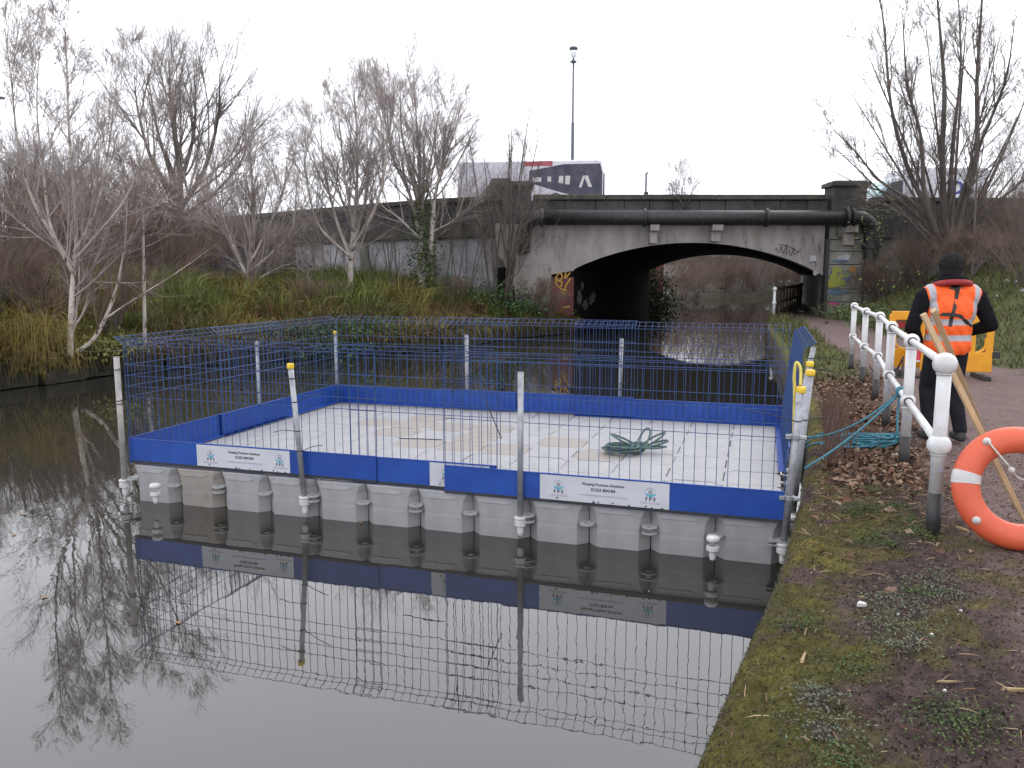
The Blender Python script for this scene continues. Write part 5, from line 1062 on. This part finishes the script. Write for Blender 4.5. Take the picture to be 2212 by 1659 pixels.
tree('parapet_shrub', 'small leafless shrub growing out of the bridge parapet', [([P(1478, 452, 30.15), P(1470, 430, 30.0), P(1455, 405, 29.9)], .018, .004), ([P(1480, 452, 30.15), P(1490, 425, 30.0), P(1500, 395, 29.9)], .018, .004), ([P(1479, 452, 30.15), P(1480, 425, 29.9), P(1478, 392, 29.8)], .016, .004)], 26, .6, LV_BUSH, 33, 'bark', 'twig', None)
# yellow stemmed willow over the water
rj = random.Random(12); st = []
for k in range(90):
    u = rj.uniform(-60, 125); b0 = P(u, 752 + rj.uniform(-25, 12), 15.2 + rj.uniform(0, 1.6)); ln = rj.uniform(.5, 1.25); dx = rj.uniform(-.5, .9) * ln
    st.append(([b0, b0 + Vector((dx * .35, -.25 * ln, .5 * ln)), b0 + Vector((dx * .8, -.6 * ln, .40 * ln)), b0 + Vector((dx * 1.15, -.95 * ln, -.25 * ln))], .008, .003))
tree('willow_shrub', 'yellow stemmed drooping shrub hanging over the water', st, 700, .5, [dict(k=3, n=4, lr=.6, ang=30, up=-.1, wob=.3, rr=.7, rmin=.003), dict(k=2, wob=.3, up=-.1, taper=.6)], 13, 'twigyel', 'twigyel', None, bdown=-.1, sides=5)

# =================================================================== GROUND COVER
rng = np.random.default_rng(99)
def on_left(n, smin, smax, tmax, bias=1.0):
    i = rng.uniform(smin, smax, n); i0 = np.minimum(i.astype(int), len(le_) - 2); f = (i - i0)[:, None]; e = le_[i0] * (1 - f) + le_[i0 + 1] * f; t = rng.random(n) ** bias * tmax; p = e + inl * t[:, None]; p[:, 2] = left_h(p[:, 0], p[:, 1], t); return p, t
# tall reeds and scrub on the far bank, in clumps
nc = 950; pc_, tc_ = on_left(nc, 16, 69, 8.2, .75); nb_ = 95; p = np.repeat(pc_, nb_, 0); t = np.repeat(tc_, nb_); n = len(p); rad_ = np.repeat(.12 + .30 * rng.random(nc), nb_)[:, None]
off = rng.normal(size=(n, 2)) * rad_; p[:, :2] += off * .6; p[:, 2] = left_h(p[:, 0], p[:, 1], np.maximum(t, .05)) - .03
ch = np.repeat((.30 + .85 * rng.random(nc) ** 1.4) * (.55 + .8 * sstep(tc_, .5, 3.5)), nb_); hgt = ch * (.45 + .65 * rng.random(n))
spread_ = np.repeat(.35 + .5 * rng.random(nc), nb_)[:, None]; lean_ = off / np.maximum(rad_, .01) * spread_ * .55 + rng.normal(size=(n, 2)) * .18
tip = p.copy(); tip[:, :2] += lean_ * hgt[:, None]; tip[:, 2] += hgt * (1 - .35 * np.minimum(np.linalg.norm(lean_, axis=1), 1.2))
mixv = np.repeat(sstep(fbm(pc_[:, 0], pc_[:, 1], .45, 97) + .10 * rng.normal(size=nc), .40, .58), nb_)[:, None]
c1 = cmix(n, [(.13, .12, .024), (.19, .15, .034), (.22, .18, .055), (.13, .085, .026)], rng); c2 = cmix(n, [(.075, .105, .02), (.10, .13, .026), (.05, .08, .02), (.15, .155, .045)], rng)
cl_ = (c1 * (1 - mixv) + c2 * mixv) * np.repeat(.75 + .5 * rng.random(nc), nb_)[:, None]
tag(link('reed_grass', blade_mesh('reed_grass', p, tip, .006 + .010 * rng.random(n), cl_, .45, rng), 'veg'), 'tall yellow green grass and scrub covering the far bank', 'grass', kind='stuff')
# dead stems and bracken
n = 16000; p, t = on_left(n, 16, 69, 8, .9); k = sstep(fbm(p[:, 0], p[:, 1], .6, 103), .45, .62); kk = rng.random(n) < k + .12; p = p[kk]; n = len(p); hgt = .25 + .6 * rng.random(n); tip = p + np.stack([rng.normal(size=n) * .35 * hgt, rng.normal(size=n) * .35 * hgt, hgt], 1)
tag(link('dead_stems', blade_mesh('dead_stems', p, tip, .005 + .006 * rng.random(n), cmix(n, [(.085, .042, .022), (.065, .035, .022), (.11, .062, .03)], rng), .3, rng), 'veg'), 'reddish dead stems among the bank grass', 'dead stems', kind='stuff')
# bank lip overhang and ivy
n = 16000; i = rng.uniform(14, 69, n); i0 = i.astype(int); f = (i - i0)[:, None]; e = le_[i0] * (1 - f) + le_[np.minimum(i0 + 1, len(le_) - 1)] * f; p = e + np.stack([rng.normal(size=n) * .15 + .12, rng.normal(size=n) * .15 - .15, .45 + .15 * rng.random(n)], 1); hg = .2 + .55 * rng.random(n); tip = p + np.stack([.25 * hg + rng.normal(size=n) * .1, -.45 * hg + rng.normal(size=n) * .1, rng.normal(size=n) * .16 - .16], 1)
tag(link('overhanging_grass', blade_mesh('overhanging_grass', p, tip, .006 + .007 * rng.random(n), cmix(n, [(.09, .06, .025), (.07, .075, .02), (.11, .09, .026), (.08, .05, .025)], rng), .5, rng), 'veg'), 'dead grass hanging over the stone edge of the far bank', 'grass', kind='stuff')
def ivy(name, label, centers, cols, size, kind='stuff'):
    c = np.concatenate(centers); n = len(c); nr = rng.normal(size=(n, 3)) + np.array([0, -1.0, .8]); tag(link(name, leaf_mesh(name, c, nr, size * (.6 + .8 * rng.random(n)), cmix(n, cols, rng, .4), rng), 'veg'), label, 'ivy', kind=kind)
def cloud(n, c, s): return np.array([tuple(c)]) + rng.normal(size=(n, 3)) * np.array(s)
IV = [(.018, .038, .012), (.03, .06, .016), (.05, .085, .022), (.03, .05, .02)]
ivy('ivy_patch', 'dark ivy draped over the stone edge behind the fence', [cloud(900, P(u, v, Y), (.45, .35, .25)) * np.array([1, 1, 1]) for u, v, Y in ((665, 735, 20.6), (720, 730, 21.2), (770, 728, 21.8), (820, 735, 22.4), (845, 745, 22.8), (700, 748, 20.9))], IV, .05)
ivy('ivy_patch', 'ivy climbing the tallest birch near the haunch', [cloud(500, P(u, v, 28.5), (.28, .25, .5)) for u, v in ((915, 470), (915, 540), (918, 600), (905, 640))], IV + [(.09, .085, .02)], .05)
ivy('ivy_patch', 'dark ivy hanging at the far mouth of the arch', [cloud(1100, P(u, v, 51), (.6, .5, .6)) for u, v in ((1405, 625), (1412, 655), (1430, 668), (1400, 600))], IV[:2], .075)
ivy('bramble_patch', 'green bramble leaves on the wall foot below the saplings', [cloud(500, P(u, v, 29.0), (.6, .5, .3)) for u, v in ((960, 655), (1030, 640), (1090, 650), (860, 665), (1130, 670))], [(.03, .075, .02), (.05, .09, .025), (.025, .05, .02)], .06)
ivy('bramble_patch', 'sparse leaves about the pipe elbow and verge thicket', [cloud(160, P(u, v, Y), (.5, .5, .5)) for u, v, Y in ((1880, 500, 29.2), (1885, 470, 29.4), (1910, 600, 28.5), (2000, 620, 27.5), (2100, 600, 27), (2180, 560, 27))] + [cloud(90, P(2195, 428, 34), (.3, .3, .15))], [(.05, .075, .025), (.12, .14, .06), (.04, .05, .02), (.16, .2, .05)], .05)
ivy('bramble_patch', 'low green weeds beside the right pier of the bridge', [cloud(500, P(u, v, Y), (.5, .8, .14)) for u, v, Y in ((1850, 672, 27), (1880, 680, 25), (1830, 680, 28.5), (1920, 690, 22))], [(.05, .075, .02), (.07, .09, .03), (.035, .05, .02)], .05)
ivy('bramble_patch', 'pale green weed clump on the far stone edge beside the leaning stem', [cloud(220, P(u, 748, 16.8), (.35, .2, .12)) for u in (215, 250)], [(.12, .13, .03), (.16, .16, .05)], .04)
# verge grass right of the path and between water and path further on
def on_right(n, x0, x1, y0, y1): X = rng.uniform(x0, x1, n); Y = rng.uniform(y0, y1, n); return X, Y
X, Y = on_right(60000, 4, 22, 9, 29.5); mo, pa, le2, gr = ground_masks(X, Y); t = X - edge(Y); kk = (rng.random(len(X)) < gr * (1 - pa)) & (t > .15); X, Y = X[kk], Y[kk]; n = len(X); p = np.stack([X, Y, ground_h(X, Y)], 1); hg = (.04 + .10 * rng.random(n)) * (1 + 1.2 * sstep(Y, 16, 24)); tip = p + np.stack([rng.normal(size=n) * .5 * hg, rng.normal(size=n) * .5 * hg, hg], 1)
tag(link('verge_grass', blade_mesh('verge_grass', p, tip, .006 + .006 * rng.random(n), cmix(n, [(.075, .095, .022), (.09, .10, .03), (.11, .10, .04), (.06, .05, .025)], rng), .3, rng), 'veg'), 'short rough grass on the towpath verge', 'grass', kind='stuff')
# moss fibres
X = rng.uniform(-.2, 4.5, 300000); Y = 1.7 + 5 * rng.random(300000) ** 1.5; t = X - edge(Y); kk = (t > -.01) & (t < 2.6); X, Y, t = X[kk], Y[kk], t[kk]; mo, pa, le2, gr = ground_masks(X, Y); kk = rng.random(len(X)) < mo * .8 + .04; X, Y = X[kk], Y[kk]; n = len(X); p = np.stack([X, Y, ground_h(X, Y) - .002], 1); hg = .005 + .010 * rng.random(n); tip = p + np.stack([rng.normal(size=n) * .007, rng.normal(size=n) * .007, hg], 1)
hue = fbm(X, Y, 1.6, 121)[:, None]; cc = cmix(n, [(.10, .085, .018), (.075, .066, .016), (.125, .105, .024)], rng) * (1 - hue) + cmix(n, [(.045, .05, .014), (.06, .06, .018)], rng) * hue
V = np.stack([p + rng.normal(size=(n, 3)) * .0022, p + rng.normal(size=(n, 3)) * .0022, tip], 1); tag(link('moss', npmesh('moss', V, None, np.arange(n)[:, None] * 3 + [0, 1, 2], np.repeat(cc, 3, axis=0)), 'veg'), 'olive moss carpeting the canal edge', 'moss', kind='stuff')
# clover and small weed tufts
spots = [(2060, 1575, .16, 'g'), (1840, 1440, .14, 'g'), (1990, 1280, .10, 'g'), (1880, 1160, .2, 'd'), (1960, 1130, .16, 'd'), (1985, 1160, .14, 'd'), (1840, 1100, .18, 'd'), (1900, 1060, .16, 'd'), (1930, 1300, .22, 'p'), (1930, 1350, .20, 'p'), (1960, 1400, .16, 'p'), (1760, 1500, .12, 'p'), (1790, 1560, .16, 'p'), (2010, 1250, .20, 'p'), (1920, 1180, .12, 'd'), (1820, 1640, .12, 'g'), (2090, 1560, .16, 'g'), (1730, 1340, .10, 'd'), (2060, 1290, .12, 'p'), (1870, 1100, .14, 'd'), (1940, 1100, .14, 'd')]
cs = []; cl = []
for u, v, r_, kd in spots:
    q = G(u, v, .57); m = int(420 * r_ / .16); X = q.x + rng.normal(size=m) * r_ * .5; Y = q.y + rng.normal(size=m) * r_ * .5; cs.append(np.stack([X, Y, ground_h(X, Y) + .006 + .022 * rng.random(m) * (1.6 if kd == 'd' else .7)], 1)); cl.append(cmix(m, {'g': [(.06, .095, .03), (.05, .075, .022)], 'd': [(.035, .065, .018), (.05, .08, .022), (.07, .085, .025)], 'p': [(.10, .115, .07), (.075, .095, .05), (.12, .13, .09)]}[kd], rng, .4))
cs = np.concatenate(cs); n = len(cs); nr = rng.normal(size=(n, 3)) * .6 + np.array([0, 0, 1.]); tag(link('clover_weeds', leaf_mesh('clover_weeds', cs, nr, .0035 + .006 * rng.random(n), np.concatenate(cl), rng), 'veg'), 'small clover and weed leaves patching the earth', 'weeds', kind='stuff')
# fallen leaves
X, Y = on_right(26000, 1.2, 6, 4.4, 13); mo, pa, le2, gr = ground_masks(X, Y); t = X - edge(Y); den = le2 * (.35 + sstep(fbm(X, Y, 1.4, 131), .4, .6)) * (1 - mo) + .05 * (1 - pa); kk = (rng.random(len(X)) < den) & (t > .12); X, Y = X[kk], Y[kk]; n = len(X); cpos = np.stack([X, Y, ground_h(X, Y) + .012 + .02 * rng.random(n)], 1)
tag(link('fallen_leaves', leaf_mesh('fallen_leaves', cpos, rng.normal(size=(n, 3)) * .55 + np.array([0, 0, 1.]), .016 + .028 * rng.random(n), cmix(n, [(.15, .085, .055), (.19, .125, .085), (.10, .055, .038), (.24, .17, .12), (.12, .06, .04)], rng, .35), rng, .35), 'litter'), 'brown fallen leaves between the railing and the water', 'leaves', kind='stuff')
# straw and dead stalks
X, Y = on_right(16000, .6, 5.5, 2, 9.5); mo, pa, le2, gr = ground_masks(X, Y); t = X - edge(Y); pk = .16 + .75 * sstep(Y, 4.4, 5.4) * (1 - sstep(Y, 7, 9)); kk = (rng.random(len(X)) < pk * (1 - .7 * pa)) & (t > .1); X, Y = X[kk], Y[kk]; n = len(X); p = np.stack([X, Y, ground_h(X, Y) + .006], 1); a = rng.random(n) * 6.28; ln = .03 + .09 * rng.random(n); tip = p + np.stack([np.cos(a) * ln, np.sin(a) * ln, .012 * rng.random(n)], 1)
tag(link('straw', blade_mesh('straw', p, tip, .0014 + .0016 * rng.random(n), cmix(n, [(.22, .15, .085), (.15, .09, .055), (.10, .06, .04), (.28, .21, .12)], rng), .12, rng), 'litter'), 'dead stalks and straw strewn on the bank', 'straw', kind='stuff')
# upright dead stems at the pontoon corner
X = rng.normal(size=500) * .12; Y = rng.uniform(6.6, 9.2, 500); X = edge(Y) + .18 + np.abs(X); p = np.stack([X, Y, ground_h(X, Y)], 1); n = 500; hg = .12 + .38 * rng.random(n); tip = p + np.stack([rng.normal(size=n) * .06, rng.normal(size=n) * .06, hg], 1)
tag(link('dead_stalks', blade_mesh('dead_stalks', p, tip, .002 + .002 * rng.random(n), cmix(n, [(.10, .06, .045), (.14, .09, .07)], rng), .05, rng), 'litter'), 'upright dead stalks along the bank behind the poles', 'dead stalks', kind='stuff')
X = rng.uniform(-.2, 5, 170000); Y = 1.7 + 6 * rng.random(170000) ** 1.6; t = X - edge(Y); kk = (t > .02) & (X < 4.6); X, Y = X[kk], Y[kk]; mo, pa, le2, gr = ground_masks(X, Y); kk = rng.random(len(X)) < .75 - .45 * mo - .45 * pa * sstep(Y, 4, 5); X, Y = X[kk], Y[kk]; n = len(X); cpos = np.stack([X, Y, ground_h(X, Y) + .003], 1)
tag(link('soil_crumbs', leaf_mesh('soil_crumbs', cpos, rng.normal(size=(n, 3)) * .6 + np.array([0, 0, 1.]), .002 + .009 * rng.random(n) ** 2.2, cmix(n, [(.07, .048, .043), (.045, .032, .03), (.10, .07, .058), (.085, .075, .03), (.035, .026, .025)], rng, .4), rng, .5), 'litter'), 'crumbs of earth and leaf fragments on the bank', 'soil', kind='stuff')
# ---- single bits and pieces lying about
def bit(name, label, cat, u, v, pts, h, mat, rot=0):
    q = G(u, v, .57); z = gl(q.x, q.y); n = len(pts); rj = random.Random(int(u + v)); V = [(x, y, rj.uniform(-.003, .003)) for x, y in pts] + [(x * .8, y * .8, h + rj.uniform(-.2, .2) * h) for x, y in pts]
    o = MB().add(V, [tuple(range(n - 1, -1, -1)), tuple(range(n, 2 * n))] + [(i, (i + 1) % n, (i + 1) % n + n, i + n) for i in range(n)]).build(name, mat, None, (q.x, q.y, z + .004), (0, 0, rot)); return tag(o, label, cat)
M['twigpale'] = pm('pale_split_wood', (.30, .22, .11), (.2, .14, .07), 20, .8); M['brickbit'] = pm('red_brick_bit', (.14, .075, .055), (.1, .055, .04), 12, .9, .4, 40)
irr = lambda r_, n, s, e=1: [(r_ * random.Random(s + k).uniform(.6, 1.1) * math.cos(2 * PI * k / n), r_ * e * random.Random(s + 50 + k).uniform(.6, 1.1) * math.sin(2 * PI * k / n)) for k in range(n)]
bit('stone_chip', 'flat reddish stone half sunk in the moss', 'stone', 1926, 1276, irr(.055, 7, 1, .6), .02, 'brickbit'); bit('paper_scrap', 'crumpled white scrap on the moss beside the yellow crumb', 'litter', 1861, 1304, irr(.028, 7, 2, .6), .018, 'whitepl'); bit('leaf_crumb', 'small pale yellow crumb above the white scrap', 'litter', 1862, 1285, irr(.02, 6, 3, .5), .008, 'twigpale')
bit('wood_splinter', 'pale splinter of wood lying on the moss near the edge', 'stick', 1736, 1412, [(-.045, -.008), (.05, -.004), (.055, .004), (-.04, .008)], .012, 'twigpale', R(60)); bit('wood_splinter', 'long pale straw splinter on the dark earth', 'stick', 2060, 1478, [(-.07, -.006), (.08, -.003), (.08, .003), (-.06, .006)], .008, 'twigpale', R(-6)); bit('wood_splinter', 'thick pale splinter on the bare dark earth of the path', 'stick', 2196, 1504, [(-.06, -.009), (.06, -.006), (.06, .006), (-.06, .009)], .012, 'twigpale', R(-3)); bit('wood_splinter', 'short pale splinter between the end post foot and the life ring', 'stick', 2077, 1153, [(-.05, -.01), (.05, -.006), (.05, .006), (-.05, .01)], .012, 'twigpale', R(110))
for u, v, sd in ((2014, 1270, 4), (1940, 1325, 5), (2074, 1330, 6), (2012, 1380, 7), (2040, 1500, 9)): bit('white_pebble', 'tiny white pebble on the dark earth', 'pebble', u, v, irr(.010, 6, sd, .7), .008, 'whitepl')['group'] = 'tiny white pebbles on the earth'
bit('paper_ball', 'white crumpled ball beside the coiled turquoise rope', 'litter', 1932, 988, irr(.035, 8, 8, .8), .03, 'whitepl')
for k, (u, v, s) in enumerate(((2170, 660, .09), (2190, 690, .10), (2150, 668, .07), (2205, 700, .09), (2120, 730, .06))):
    p = P(u, v, 22 - k * .8); x, y = p.x, p.y; o = MB().add([Vector(q) * s for q in [(-1, -.6, 0), (1, -.7, .1), (.8, .7, 0), (-.9, .6, .1), (-.5, -.3, .7), (.6, -.3, .5), (.4, .4, .8), (-.5, .3, .6)]], [(3, 2, 1, 0), (4, 5, 6, 7), (0, 1, 5, 4), (1, 2, 6, 5), (2, 3, 7, 6), (3, 0, 4, 7)]).build('litter_bag', 'lug', None, (x, y, gl(x, y)), (0, 0, k)); tag(o, 'pale scrap of litter caught on the grass slope', 'litter', 'litter on the verge slope')
for k, (u, v) in enumerate(((30, 1155), (48, 1110), (385, 1345), (95, 1290), (780, 1130), (1200, 930))):
    if k < 5:
        q = G(u, v, .004); o = leaf_mesh('floating_leaf', np.array([[0, 0, 0.]]), np.array([[0, 0, 1.]]), np.array([.03]), np.array([[.22, .12, .05]]), rng, .1); tag(link('floating_leaf', o, 'litter', None, (q.x, q.y, .006)), 'brown leaf floating on the dark water', 'leaf', 'leaves floating on the water')
